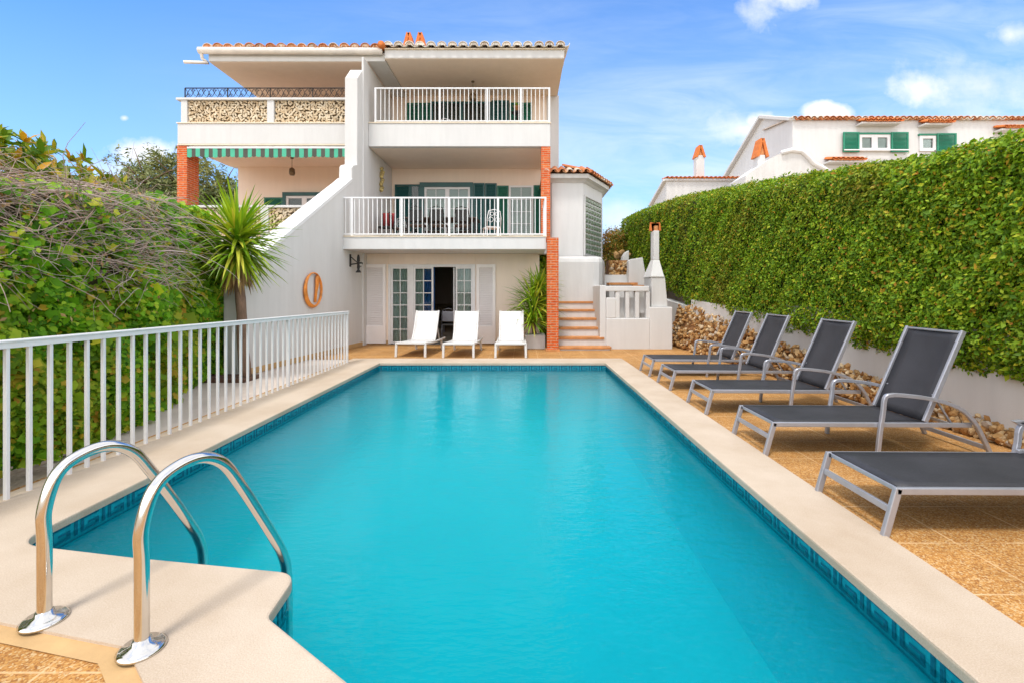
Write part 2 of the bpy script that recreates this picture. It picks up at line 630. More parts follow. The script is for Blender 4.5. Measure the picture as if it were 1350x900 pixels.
def copy_tree(o, parent=None):
    c = o.copy()
    COL.objects.link(c)
    if parent is not None:
        c.parent = parent
    for ch in list(o.children):
        copy_tree(ch, c)
    return c


# leaves -------------------------------------------------------------
T_DIAMOND = (np.array([(0, 0, 0), (.45, .5, .16), (1, 0, -.05), (.45, -.5, .16)], np.float32), [(0, 2, 1), (0, 3, 2)])
T_OVATE = (np.array([(0, 0, 0), (.25, .42, .12), (.65, .42, .12), (1, 0, -.12), (.65, -.42, .12), (.25, -.42, .12), (.5, 0, .0)], np.float32),
           [(0, 6, 1), (1, 6, 2), (2, 6, 3), (3, 6, 4), (4, 6, 5), (5, 6, 0)])


def _lobed():
    vs = [(.38, 0, 0)]
    rr = [.14, .42, .36, .52, .42, .60, .42, .52, .36, .42]
    aa = [180, 222, 250, 285, 325, 360, 395, 435, 470, 498]
    for r, a in zip(rr, aa):
        t = R(a)
        vs.append((.38 + r * math.cos(t), r * math.sin(t) * 1.05, .10 * abs(math.sin(t)) - .08 * max(0, math.cos(t))))
    n = len(rr)
    return np.array(vs, np.float32), [(0, 1 + i, 1 + (i + 1) % n) for i in range(n)]


T_LOBED = _lobed()


def unit(a):
    return a / np.maximum(np.linalg.norm(a, axis=1, keepdims=True), 1e-9)


def leaves(name, P, Nrm, length, width, template, mat, parent=None, jit=.6, droop=.35, dirv=None):
    """scatter one leaf per point: P positions, Nrm preferred normals, length/width arrays or scalars"""
    P = np.asarray(P, np.float32)
    n = len(P)
    nn = unit(np.asarray(Nrm, np.float32) + jit * RNG.normal(size=(n, 3)).astype(np.float32))
    d = RNG.normal(size=(n, 3)).astype(np.float32)
    d[:, 2] -= droop
    if dirv is not None:
        d = np.asarray(dirv, np.float32) + .35 * RNG.normal(size=(n, 3)).astype(np.float32)
        nn = unit(nn - unit(d) * (nn * unit(d)).sum(1, keepdims=True))
        d = unit(d)
    else:
        d = unit(d - nn * (d * nn).sum(1, keepdims=True))
    s = np.cross(nn, d)
    tv, tf = template
    Ls = np.broadcast_to(np.asarray(length, np.float32), (n,))[:, None, None]
    Ws = np.broadcast_to(np.asarray(width, np.float32), (n,))[:, None, None]
    V = (P[:, None, :] + d[:, None, :] * tv[None, :, 0:1] * Ls + s[:, None, :] * tv[None, :, 1:2] * Ws + nn[:, None, :] * tv[None, :, 2:3] * Ws)
    k = len(tv)
    tf = np.array(tf, np.int32)
    loops = (tf[None] + (np.arange(n, dtype=np.int32) * k)[:, None, None]).reshape(-1)
    starts = np.arange(n * len(tf), dtype=np.int32) * 3
    return np_mesh(name, V.reshape(-1, 3), loops, starts, mat, parent)


def wob(a, b, s=1., ph=0.):
    """cheap smooth 2-D noise, about -1..1"""
    return (np.sin(a * 1.7 * s + ph) * np.cos(b * 2.3 * s + 1.3 + ph) + .6 * np.sin(a * 4.1 * s + b * 3.1 * s + ph * 2) + .35 * np.sin(a * 9.3 * s - b * 7.7 * s + 2.1)) / 1.6


def in_poly(x, y, poly):
    c = np.zeros(len(x), bool)
    n = len(poly)
    for i in range(n):
        x0, y0 = poly[i]
        x1, y1 = poly[(i + 1) % n]
        t = ((y0 > y) != (y1 > y)) & (x < (x1 - x0) * (y - y0) / ((y1 - y0) + 1e-12) + x0)
        c ^= t
    return c


# blades (yucca) -----------------------------------------------------
def blades(name, base, dirs, lens, wid, bend, mat, parent, segs=6):
    V, loops, starts = [], [], []
    for b, d, ln, bd in zip(base, dirs, lens, bend):
        d = Vector(d).normalized()
        side = d.cross(Vector((0, 0, 1)))
        if side.length < .05:
            side = Vector((1, 0, 0))
        side.normalize()
        p = Vector(b)
        cur = d.copy()
        i0 = len(V)
        for k in range(segs + 1):
            t = k / segs
            w = wid * (min(1, .45 + 2.2 * t) if t < .25 else (1 - ((t - .25) / .75) ** 1.8)) * .5 + .001
            nrm = side.cross(cur).normalized()
            V += [p - side * w + nrm * w * .5, p, p + side * w + nrm * w * .5]
            p = p + cur * (ln / segs)
            cur = (cur + Vector((0, 0, -1)) * bd / segs).normalized()
        for k in range(segs):
            a = i0 + 3 * k
            for j in (0, 1):
                starts.append(len(loops))
                loops += [a + j, a + j + 1, a + j + 4, a + j + 3]
    return np_mesh(name, [tuple(v) for v in V], loops, starts, mat, parent, smooth=True)


# polygon tools ------------------------------------------------------
def offset_poly(poly, d):
    """offset a counter-clockwise polygon outwards by d"""
    n = len(poly)
    out = []
    for i in range(n):
        p0, p1, p2 = Vector(poly[i - 1]), Vector(poly[i]), Vector(poly[(i + 1) % n])
        e1, e2 = (p1 - p0).normalized(), (p2 - p1).normalized()
        n1, n2 = Vector((e1.y, -e1.x)), Vector((e2.y, -e2.x))
        m = (n1 + n2)
        m = m / max(.35, m.dot(n1)) if m.length > 1e-6 else n1
        out.append(tuple(p1 + m * d))
    return out


def sheet(name, outer, holes, z, mat, kind='structure', parent=None):
    polys = [[Vector((x, y, 0)) for x, y in outer]] + [[Vector((x, y, 0)) for x, y in h] for h in holes]
    tris = tessellate_polygon(polys)
    flat = [p for q in polys for p in q]
    mb = MB()
    mb.add([(p.x, p.y, z) for p in flat], tris)
    for i, f in enumerate(mb.f):
        a, b, c = (Vector(mb.v[k]) for k in f)
        if (b - a).cross(c - a).z < 0:
            mb.f[i] = (f[0], f[2], f[1])
    ob = mb.build(name, mat, parent, recalc=False)
    if kind:
        ob['kind'] = kind
    return ob


def ring(mb, polyA, zA, polyB, zB, mi=0, smooth=False):
    n = len(polyA)
    vs = [(x, y, zA) for x, y in polyA] + [(x, y, zB) for x, y in polyB]
    fs = [(i, (i + 1) % n, n + (i + 1) % n, n + i) for i in range(n)]
    mb.add(vs, fs, mi, smooth)


def arc(cx, cy, r, a0, a1, n):
    return [(cx + r * math.cos(R(a0 + (a1 - a0) * i / n)), cy + r * math.sin(R(a0 + (a1 - a0) * i / n))) for i in range(n + 1)]


def round_corner(p0, p1, p2, r, n=6):
    p0, p1, p2 = Vector(p0), Vector(p1), Vector(p2)
    a = p1 + (p0 - p1).normalized() * r
    b = p1 + (p2 - p1).normalized() * r
    return [tuple((a * (1 - t) ** 2 + p1 * 2 * t * (1 - t) + b * t * t)) for t in [i / n for i in range(n + 1)]]

# ================================================================== camera, light, sky
cam_d = bpy.data.cameras.new('camera')
cam = bpy.data.objects.new('camera', cam_d)
COL.objects.link(cam)
cam.location = (0, 0, HC)
cam.rotation_euler = (R(90), 0, 0)
cam_d.sensor_width = 36
cam_d.lens = 36 * F / 1350
cam_d.shift_x = -14 / 1350
cam_d.shift_y = -65 / 1350
cam_d.clip_start, cam_d.clip_end = .05, 6000
scene.camera = cam

SUN_DIR = Vector((-.14, -.38, .90)).normalized()
sun_d = bpy.data.lights.new('sun', 'SUN')
sun_d.energy = 1.45
sun_d.angle = R(11)
sun_d.color = (1, .95, .87)
sun = bpy.data.objects.new('sun', sun_d)
COL.objects.link(sun)
sun.rotation_euler = SUN_DIR.to_track_quat('Z', 'Y').to_euler()
sun.location = (6, -10, 16)

world = bpy.data.worlds.new('World')
scene.world = world
world.use_nodes = True
nt = world.node_tree
nt.nodes.clear()
wo = N(nt, 'ShaderNodeOutputWorld')
bg = N(nt, 'ShaderNodeBackground')
bg.inputs['Strength'].default_value = .118
sky = N(nt, 'ShaderNodeTexSky', sky_type='NISHITA')
sky.sun_disc = False
sky.sun_elevation = math.asin(SUN_DIR.z)
sky.sun_rotation = math.atan2(SUN_DIR.x, SUN_DIR.y)
sky.altitude = 0
sky.air_density = 1.0
sky.dust_density = .6
sky.ozone_density = 2.5
tc = N(nt, 'ShaderNodeTexCoord')
sp = N(nt, 'ShaderNodeSeparateXYZ')
L(nt, tc.outputs['Generated'], sp.inputs[0])


def wm(op, a, b=None, clamp=False):
    n = N(nt, 'ShaderNodeMath', operation=op)
    n.use_clamp = clamp
    for i, v in enumerate((a, b)):
        if v is None:
            continue
        if isinstance(v, (int, float)):
            n.inputs[i].default_value = v
        else:
            L(nt, v, n.inputs[i])
    return n.outputs[0]


ysafe = wm('MAXIMUM', sp.outputs[1], .05)
front = wm('GREATER_THAN', sp.outputs[1], .05)
up = wm('GREATER_THAN', sp.outputs[2], 0.)
au = wm('DIVIDE', sp.outputs[0], ysafe)          # tangent of the azimuth
av = wm('DIVIDE', sp.outputs[2], ysafe)          # tangent of the elevation
uv = N(nt, 'ShaderNodeCombineXYZ')
L(nt, au, uv.inputs[0])
L(nt, av, uv.inputs[1])


def wnoise(scale, detail, sx=1., sy=1., off=0., rough=.6, dist=0.):
    mp = N(nt, 'ShaderNodeMapping')
    mp.inputs['Scale'].default_value = (sx, sy, 1)
    mp.inputs['Location'].default_value = (off, off * .7, off * .3)
    L(nt, uv.outputs[0], mp.inputs[0])
    n = N(nt, 'ShaderNodeTexNoise')
    n.inputs['Scale'].default_value = scale
    n.inputs['Detail'].default_value = detail
    n.inputs['Roughness'].default_value = rough
    n.inputs['Distortion'].default_value = dist
    L(nt, mp.outputs[0], n.inputs['Vector'])
    return n.outputs['Fac']


puff = wm('SUBTRACT', wnoise(9., 8), .5)
puff2 = wm('SUBTRACT', wnoise(26., 5, off=3.), .5)
edge = wm('ADD', wm('MULTIPLY', puff, 2.2), wm('MULTIPLY', puff2, .9))


def cumulus(px, py, rx, ry, soft=.35, hard=1., flat=0.):
    """one cloud at an azimuth / elevation, with a torn outline"""
    u0, v0 = (px - CX) / F, (CY - py) / F
    du = wm('MULTIPLY', wm('SUBTRACT', au, u0), F / rx)
    dv = wm('MULTIPLY', wm('SUBTRACT', av, v0), F / ry)
    d = wm('SQRT', wm('ADD', wm('MULTIPLY', du, du), wm('MULTIPLY', dv, dv)))
    e = wm('SUBTRACT', wm('ADD', 1., wm('MULTIPLY', edge, hard)), d)
    return wm('MULTIPLY', wm('DIVIDE', e, soft, clamp=True), front)


dense = None
for a in [(1215, 118, 52, 30, .9, .9), (1290, 112, 130, 42, 2.2, 1.1), (1087, 150, 42, 20, .3, .35), (980, 172, 42, 26, 1.5, 1.1), (1000, 160, 24, 14, .7, .8),
          (188, 203, 54, 24, .6, .7), (165, 225, 60, 32, 1.6, 1.), (1000, 22, 26, 32, 2.0, 1.6), (1035, -2, 50, 14, 1.6, 1.5), (815, 290, 50, 36, 1.6, .6), (1335, 46, 36, 14, 2., 1.4), (164, 156, 6, 4, 1.2, .6)]:
    c = cumulus(*a)
    dense = c if dense is None else wm('MAXIMUM', dense, c)
# thin high veil, denser to the right and towards the horizon
veil = wnoise(1.5, 7, .8, 3.4, 1.7, .58, .5)
rv = ramp(nt, [(.27, (0, 0, 0)), (.62, (1, 1, 1))])
L(nt, veil, rv.inputs[0])
right = wm('ADD', wm('MULTIPLY', au, .55), .50, clamp=True)
low = wm('SUBTRACT', 1.05, wm('MULTIPLY', av, 1.35), clamp=True)
veil = wm('MULTIPLY', wm('MULTIPLY', rv.outputs[0], right), wm('MULTIPLY', low, 1.25))
streak = ramp(nt, [(.36, (.25, .25, .25)), (.66, (1, 1, 1))])
L(nt, wnoise(5.5, 9, .55, 2.6, 4.3, .62, .8), streak.inputs[0])
veil = wm('MULTIPLY', wm('MULTIPLY', veil, streak.outputs[0]), front)
haze_low = wm('MULTIPLY', wm('SUBTRACT', .85, wm('MULTIPLY', av, 1.35), clamp=True), .60)
haze_low = wm('MULTIPLY', haze_low, up)
tint = mixc(nt, 1., sky.outputs[0], (.60, .95, 1.30), 'MULTIPLY')
c1 = mixc(nt, haze_low, tint, (2.7, 3.75, 5.0))
c2 = mixc(nt, veil, c1, (4.4, 4.9, 5.4))
shade = ramp(nt, [(.32, (3.9, 4.25, 4.8)), (.60, (5.5, 5.5, 5.55))])
L(nt, wnoise(7., 6, off=5.), shade.inputs[0])
c3 = mixc(nt, dense, c2, shade.outputs[0])
# unseen white cloud added behind, beside and overhead as fill light
bmp_ = N(nt, 'ShaderNodeMapping')
bmp_.inputs['Scale'].default_value = (1, 1, 2.2)
L(nt, tc.outputs['Generated'], bmp_.inputs[0])
bn = N(nt, 'ShaderNodeTexNoise')
bn.inputs['Scale'].default_value = 2.6
bn.inputs['Detail'].default_value = 7
bn.inputs['Roughness'].default_value = .55
L(nt, bmp_.outputs[0], bn.inputs['Vector'])
br = ramp(nt, [(.28, (.3, .3, .3)), (.50, (1, 1, 1))])
L(nt, bn.outputs['Fac'], br.inputs[0])
zen = wm('MULTIPLY', wm('MAXIMUM', wm('SUBTRACT', sp.outputs[2], .56), 0.), 3.2)
back = wm('MULTIPLY', wm('ADD', wm('SUBTRACT', wm('MULTIPLY', wm('ABSOLUTE', sp.outputs[0]), .76), sp.outputs[1]), zen), 3.5, clamp=True)
back = wm('MULTIPLY', wm('MULTIPLY', back, up), br.outputs[0])
hi = wm('MULTIPLY', wm('MAXIMUM', sp.outputs[2], 0.), 1.7, clamp=True)
c4 = mixc(nt, wm('MULTIPLY', back, .92), c3, mixc(nt, hi, (14.5, 13.8, 12.8), (6.6, 6.6, 6.7)))
L(nt, c4, bg.inputs['Color'])
L(nt, bg.outputs[0], wo.inputs['Surface'])

scene.view_settings.view_transform = 'Standard'
scene.view_settings.look = 'None'
scene.view_settings.gamma = 1
scene.view_settings.exposure = .98
scene.view_settings.use_curve_mapping = False
scene.render.engine = 'CYCLES'
scene.cycles.use_denoising = True
scene.cycles.max_bounces = 10
scene.cycles.diffuse_bounces = 6
scene.cycles.glossy_bounces = 4
scene.cycles.volume_bounces = 5
scene.cycles.transparent_max_bounces = 16
scene.cycles.caustics_reflective = False
scene.cycles.caustics_refractive = False
scene.cycles.sample_clamp_indirect = 6

# ================================================================== ground
DECK = (-3.95, 4.75, -4.0, 13.25)


def ground_z(x, y):
    z = -.09
    z += .24 * max(0, min(y - 13.5, 14)) * (1 if x > -12 else max(0, 1 + (x + 12) / 12))
    if x > 5.4:
        z += .9 + min((x - 5.4) * .30, 3.6) * max(0, min(1, (y + 4) / 16))
        z = max(z, .6)
    if y > 40:
        z += (y - 40) * .02
    return z


def build_ground():
    xs = [-2500, -600, -200, -90, -50, -30, -20, -14, -9, -6, DECK[0], -1, 2, DECK[1], 5.6, 7, 10, 14, 18, 24, 32, 45, 70, 120, 300, 900, 2500]
    ys = [-2500, -600, -150, -50, -20, -8, DECK[2], 0, 4, 8, DECK[3], 15, 17, 20, 24, 28, 34, 42, 60, 100, 200, 600, 2500]
    mb = MB()
    idx = {}

    def vid(x, y, low):
        k = (x, y, low)
        if k not in idx:
            idx[k] = len(mb.v)
            mb.v.append((x, y, -1.95 if low else ground_z(x, y)))
        return idx[k]
    for i in range(len(xs) - 1):
        for j in range(len(ys) - 1):
            x0, x1, y0, y1 = xs[i], xs[i + 1], ys[j], ys[j + 1]
            inside = x0 >= DECK[0] and x1 <= DECK[1] and y0 >= DECK[2] and y1 <= DECK[3]
            mb.f.append((vid(x0, y0, inside), vid(x1, y0, inside), vid(x1, y1, inside), vid(x0, y1, inside)))
            mb.m.append(0)
            mb.s.append(False)
    return structure(mb.build('ground', M['earth'], recalc=False))


build_ground()

# ================================================================== pool, coping, deck (plan coordinates, counter-clockwise)
PX0, PX1, PY1 = -2.94, 1.70, 9.70
near = [(-.65, 1.752), (-.30, 1.40), (.10, 1.16), (.60, 1.02), (1.10, .98)]
inner = []
inner += round_corner((0, PY1), (PX0, PY1), (PX0, 5), .03, 3)
inner += round_corner((PX0, 5), (PX0, 2.735), (-2.6, 2.655), .16, 7)
inner += [(-2.15, 2.585)]
inner += round_corner((-1.5, 2.487), (-1.165, 2.437), (-1.15, 2.25), .11, 7)
inner += round_corner((-1.15, 2.2), (-1.14, 2.105), (-.9, 1.93), .03, 4)
inner += near
inner += round_corner((1.2, .98), (PX1, .98), (PX1, 2), .2, 6)
inner += round_corner((PX1, 8), (PX1, PY1), (0, PY1), .03, 3)
outer = [(2.17, 10.33), (-3.72, 10.33), (-3.72, 2.27), (-2.95, 2.15), (-2.30, 2.07), (-1.62, 1.925), (-1.405, 1.746), (-1.05, 1.35), (-.65, .95), (0, .62), (.7, .50), (2.17, .50)]

sheet('pool_coping', [tuple(p) for p in outer], [offset_poly(inner, .012)], 0., M['coping'])
mb = MB()
ring(mb, offset_poly(inner, .012), 0, offset_poly(inner, .003), -.004, smooth=True)
ring(mb, offset_poly(inner, .003), -.004, inner, -.014, smooth=True)
ring(mb, inner, -.014, inner, -.052)
ring(mb, inner, -.052, offset_poly(inner, .03), -.054)
ring(mb, outer, 0, outer, -.03)
structure(mb.build('coping_edge', M['coping']))

wall_in = offset_poly(inner, .025)
mb = MB()
ring(mb, wall_in, -.05, wall_in, -.19, 0)
ring(mb, wall_in, -.19, wall_in, -1.18, 1)
structure(mb.build('pool_wall', [M['band_light'], M['pool']]))
sheet('pool_floor', wall_in, [], -1.18, M['pool'])
WATER_Z = -.125
wp_ = offset_poly(inner, .06)
mb = MB()
tri_ = tessellate_polygon([[Vector((x, y, 0)) for x, y in wp_]])
nw = len(wp_)
mb.add([(x, y, WATER_Z) for x, y in wp_] + [(x, y, -1.24) for x, y in wp_], list(tri_) + [tuple(nw + i for i in t[::-1]) for t in tri_] + [(i, nw + i, nw + (i + 1) % nw, (i + 1) % nw) for i in range(nw)])
structure(mb.build('pool_water', M['water']))

# the key pattern of the tile band: small navy tiles 3 mm proud
KEY = [(.00, .025, .00, .125), (.055, .20, .105, .125), (.175, .20, .00, .105), (.055, .175, .00, .02), (.055, .08, .02, .07), (.08, .145, .05, .07)]
KEY = [(a * .92, b * .92, c * .78, d * .78) for a, b, c, d in KEY]
mb = MB()
per = wall_in
n = len(per)
s_acc = 0.
zt = -.062
for i in range(n):
    a, b = Vector(per[i]), Vector(per[(i + 1) % n])
    ln = (b - a).length
    d = (b - a).normalized()
    nrm = Vector((-d.y, d.x))          # into the pool
    k0 = int(math.floor(.0 + s_acc / .207)) - 1
    k1 = int(math.ceil((s_acc + ln) / .207)) + 1
    rects = []
    for k in range(k0, k1):
        for (u0, u1, v0, v1) in KEY:
            rects.append((k * .207 + u0, k * .207 + u1, zt - .0975 + v0, zt - .0975 + v1))
    rects.append((s_acc, s_acc + ln, -.186, -.176))
    for (u0, u1, z0, z1) in rects:
        c0, c1 = max(u0, s_acc), min(u1, s_acc + ln)
        if c1 - c0 < .002:
            continue
        q0 = a + d * (c0 - s_acc) + nrm * .003
        q1 = a + d * (c1 - s_acc) + nrm * .003
        mb.add([(q0.x, q0.y, z0), (q1.x, q1.y, z0), (q1.x, q1.y, z1), (q0.x, q0.y, z1)], [(0, 1, 2, 3)])
    s_acc += ln
structure(mb.build('pool_tile_key', M['band_dark'], recalc=False))

deck_out = [(DECK[0], DECK[2]), (DECK[1], DECK[2]), (DECK[1], DECK[3] + 3), (DECK[0], DECK[3] + 3)]
deck_out = [(-3.80, DECK[2]), (DECK[1], DECK[2]), (DECK[1], 13.9), (-4.9, 13.9), (-4.9, 10.34), (-3.80, 10.34)]
sheet('pool_deck', deck_out, [offset_poly(outer, .0)], -.018, M['gravel'])
# plain band of smooth mortar along the near left coping edge
strip_in = [(-3.72, 2.27), (-2.95, 2.15), (-2.30, 2.07), (-1.62, 1.925), (-1.405, 1.746), (-1.05, 1.35), (-.65, .95)]
strip_out = [(-3.72, 2.20), (-2.97, 2.075), (-2.32, 1.995), (-1.675, 1.855), (-1.475, 1.69), (-1.12, 1.29), (-.70, .88)]
mb = MB()
for i in range(len(strip_in) - 1):
    a, b, c, d = strip_in[i], strip_in[i + 1], strip_out[i + 1], strip_out[i]
    mb.add([(*a, -.013), (*b, -.013), (*c, -.013), (*d, -.013)], [(0, 3, 2, 1)])
M['strip'] = mat_plain('deck_strip', (.52, .33, .15), .8, var=.12, vs=7, bmp=.3, bs=80)
structure(mb.build('deck_border', M['strip']))
# pale paved path beyond the railing
sheet('garden_path', [(-3.80, 4.0), (-3.80, 10.34), (-6.6, 10.34), (-6.3, 8.6), (-5.2, 6.9), (-4.5, 5.6), (-4.1, 4.0)], [], -.03, M['path'])
# orange flagstones set in the path right behind the coping
mb = MB()
for (a, b) in ((4.75, 5.15), (5.2, 5.75), (6.35, 8.9)):
    mb.box(-3.80, -3.725, a, b, -.04, -.022)
structure(mb.build('path_edging', M['strip']))

# ================================================================== shared house pieces
def tile_rows(mb, x0, x1, y0, z0, slope, rows, pitch=.30, rowlen=.42, r=.125, mi=0, first_mi=None, axis='y', seg=6):
    """barrel tiles: covers over channels, rows running up the slope (rise per metre) away from y0"""
    n = max(1, int(round((x1 - x0) / pitch)))
    p = (x1 - x0) / n
    for k in range(rows):
        for i in range(n):
            cx = x0 + (i + .5) * p + RNG.normal() * .006
            ya, yb = y0 + k * rowlen - .03 + RNG.normal() * .012, y0 + (k + 1) * rowlen + .03
            za, zb = z0 + slope * (ya - y0), z0 + slope * (yb - y0)
            lift = .012 + RNG.normal() * .005
            for (sgn, cxx, ra, rb, oz) in ((1, cx, r * 1.05, r * .88, lift), (-1, cx + p / 2, r * .9, r * .95, .055)):
                vs, fs = [], []
                for (y, z, rr) in ((ya, za, ra), (yb, zb, rb)):
                    for t in (1., .86):
                        for j in range(seg + 1):
                            a = math.pi * j / seg
                            vs.append((cxx + rr * t * math.cos(a), y, z + oz + sgn * rr * t * .82 * math.sin(a)))
                m = seg + 1
                for j in range(seg):
                    fs += [(j, j + 1, 2 * m + j + 1, 2 * m + j), (m + j, 3 * m + j, 3 * m + j + 1, m + j + 1), (j, m + j, m + j + 1, j + 1)]
                if axis == 'x':
                    vs = [(b, a, c) for a, b, c in vs]
                if k == 0 and sgn == 1:      # mortar plug closing the tile end
                    vs += [(cxx + ra * .86 * math.cos(math.pi * j / seg), y0 + .0, z0 + oz + ra * .86 * .82 * math.sin(math.pi * j / seg)) for j in range(seg + 1)]
                    fs.append(tuple(4 * m + j for j in range(m)))
                mb.add(vs, fs, first_mi if (k == 0 and first_mi is not None) else mi, False)


def louvre(mb, x0, x1, z0, z1, y, th=.04, fr=.05, pitch=.045, solid=0., mi=0):
    """louvred shutter leaf facing -y with its back at y"""
    yf = y - th
    mb.box(x0, x0 + fr, yf, y, z0, z1, mi)
    mb.box(x1 - fr, x1, yf, y, z0, z1, mi)
    mb.box(x0 + fr, x1 - fr, yf, y, z1 - fr, z1, mi)
    mb.box(x0 + fr, x1 - fr, yf, y, z0, z0 + fr + solid, mi)
    z = z0 + fr + solid + .006
    while z < z1 - fr - .01:
        mb.add([(x0 + fr, yf + .006, z), (x1 - fr, yf + .006, z), (x1 - fr, y - .006, z + pitch * .95), (x0 + fr, y - .006, z + pitch * .95),
                (x0 + fr, yf + .006, z - .008), (x1 - fr, yf + .006, z - .008), (x1 - fr, y - .006, z + pitch * .95 - .008), (x0 + fr, y - .006, z + pitch * .95 - .008)],
               [(0, 1, 2, 3), (4, 7, 6, 5), (0, 4, 5, 1), (2, 6, 7, 3)], mi)
        z += pitch


def glazed(parent, name, x0, x1, z0, z1, y, cols, rows, mat='paintwhite', fr=.05, th=.05, mun=.022, glass='glass', back=None, solid=0.):
    """window or door leaf facing -y: frame with glazing bars, a pane child, and a backing panel if it hangs on a closed wall"""
    mb = MB()
    yf = y - th
    mb.box(x0, x0 + fr, yf, y, z0, z1)
    mb.box(x1 - fr, x1, yf, y, z0, z1)
    mb.box(x0 + fr, x1 - fr, yf, y, z1 - fr, z1)
    mb.box(x0 + fr, x1 - fr, yf, y, z0, z0 + fr + solid)
    za = z0 + fr + solid
    for i in range(1, cols):
        c = x0 + fr + (x1 - x0 - 2 * fr) * i / cols
        mb.box(c - mun / 2, c + mun / 2, yf + .008, y - .008, za, z1 - fr)
    for i in range(1, rows):
        c = za + (z1 - fr - za) * i / rows
        mb.box(x0 + fr, x1 - fr, yf + .011, y - .011, c - mun / 2, c + mun / 2)
    w = mb.build(name, M[mat], parent)
    MB().box(x0 + fr - .004, x1 - fr + .004, y - .026, y - .020, za - .004, z1 - fr + .004).build('pane', M[glass], w)
    if back:
        MB().box(x0 + fr - .003, x1 - fr + .003, y - .008, y - .003, za - .003, z1 - fr + .003).build('pane_backing', M[back], w)  # curtain colour is a blind; dark wood paints the unlit room behind
    return w


def railing(parent, x0, x1, y, zb, zt, n, posts=(), bal=.018, ret=None):
    mb = MB()
    mb.box(x0, x1, y - .025, y + .025, zt - .035, zt)
    mb.box(x0, x1, y - .018, y + .018, zb + .03, zb + .06)
    for px in posts:
        mb.box(px - .025, px + .025, y - .028, y + .028, zb, zt - .03)
    if ret:
        mb.box(x1 - .04, x1, y + .025, ret, zt - .035, zt)
        mb.box(x1 - .035, x1 - .005, y + .025, ret, zb + .03, zb + .06)
        k = y + .12
        while k < ret:
            mb.box(x1 - .03, x1 - .012, k - .009, k + .009, zb + .06, zt - .035)
            k += .12
    r = mb.build('railing', M['paintwhite'], parent)
    for i in range(n):
        x = x0 + (x1 - x0) * (i + .5) / n
        if any(abs(x - q) < .045 for q in posts):
            continue
        MB().box(x - bal / 2, x + bal / 2, y - .009, y + .009, zb + .06, zt - .035).build('baluster', M['paintwhite'], r)
    return r


def bulge(pts):
    return pts


# ================================================================== the villa (right half of the pair)
villa = empty('villa', (-1.6, 13.2, 0), 'white two-balcony villa behind the pool with green shutters, brick pillars and a round stair tower', 'house')
D1, DG, D2, DB = 11.83, 13.2, 13.3, 15.7
XF = -4.36
# ground floor
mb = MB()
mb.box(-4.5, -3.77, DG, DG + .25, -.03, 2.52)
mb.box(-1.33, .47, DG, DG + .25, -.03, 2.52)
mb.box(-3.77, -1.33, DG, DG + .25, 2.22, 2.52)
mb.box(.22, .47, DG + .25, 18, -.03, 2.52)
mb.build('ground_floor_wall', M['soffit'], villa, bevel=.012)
# inside of the living room
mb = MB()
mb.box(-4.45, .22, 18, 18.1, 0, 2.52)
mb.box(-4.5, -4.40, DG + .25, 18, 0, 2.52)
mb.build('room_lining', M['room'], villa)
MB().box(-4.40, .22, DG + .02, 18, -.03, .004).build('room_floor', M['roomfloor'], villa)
# skirting
MB().box(-4.40, -3.78, DG - .018, DG - .002, -.01, .10).build('skirting', M['strip'], villa)
MB().box(-1.32, .47, DG - .018, DG - .002, -.01, .10).build('skirting', M['strip'], villa)
# first floor slab and balcony
mb = MB()
mb.box(-4.52, .59, D1, DG + .1, 2.52, 2.83)
mb.box(-4.52, 1.0, DG + .1, 22, 2.525, 2.83)
mb.build('balcony', M['white'], villa, bevel=.012)
MB().box(-4.50, .605, D1 - .02, D1 + .25, 2.832, 2.862).build('balcony_edge', M['lip'], villa)
MB().box(-4.36, .5, DG - .4, 15.7, 2.834, 2.852).build('balcony_floor', M['balcony_tile'], villa)
MB().box(XF + .01, .5, D2 + .17, DB, 5.702, 5.712).build('balcony_floor', M['balcony_tile'], villa)
railing(villa, -4.52, .60, D1 + .04, 2.86, 3.84, 45, posts=(-4.30, -3.05, -1.85, -.62, .575), ret=D2)
# first floor back wall
mb = MB()
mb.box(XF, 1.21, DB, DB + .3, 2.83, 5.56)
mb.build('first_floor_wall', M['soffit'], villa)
# second floor: parapet slab, ceiling
mb = MB()
mb.box(XF + .005, .783, D2, D2 + .16, 5.56, 6.215)
mb.box(XF + .005, .783, D2 + .16, 16, 5.562, 5.70)
mb.build('upper_balcony', M['white'], villa, bevel=.012)
MB().box(XF + .005, .80, D2 - .02, D2 + .19, 6.217, 6.245).build('upper_balcony_edge', M['lip'], villa)
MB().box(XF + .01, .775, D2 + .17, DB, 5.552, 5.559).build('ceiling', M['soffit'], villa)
railing(villa, -4.20, .78, D2 + .04, 6.245, 7.235, 42, posts=(-4.17, -2.35, -1.0, -.05, .755))
mb = MB()
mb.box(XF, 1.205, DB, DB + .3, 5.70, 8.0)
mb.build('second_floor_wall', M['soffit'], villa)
mb = MB()
mb.box(.80, 1.21, DB - .006, 22, -.05, 7.998)
mb.build('side_wall', M['white'], villa, bevel=.01)
mb = MB()
mb.box(-6, 1.2, 22, 22.2, 0, 8)
mb.build('rear_wall', M['white2'], villa)
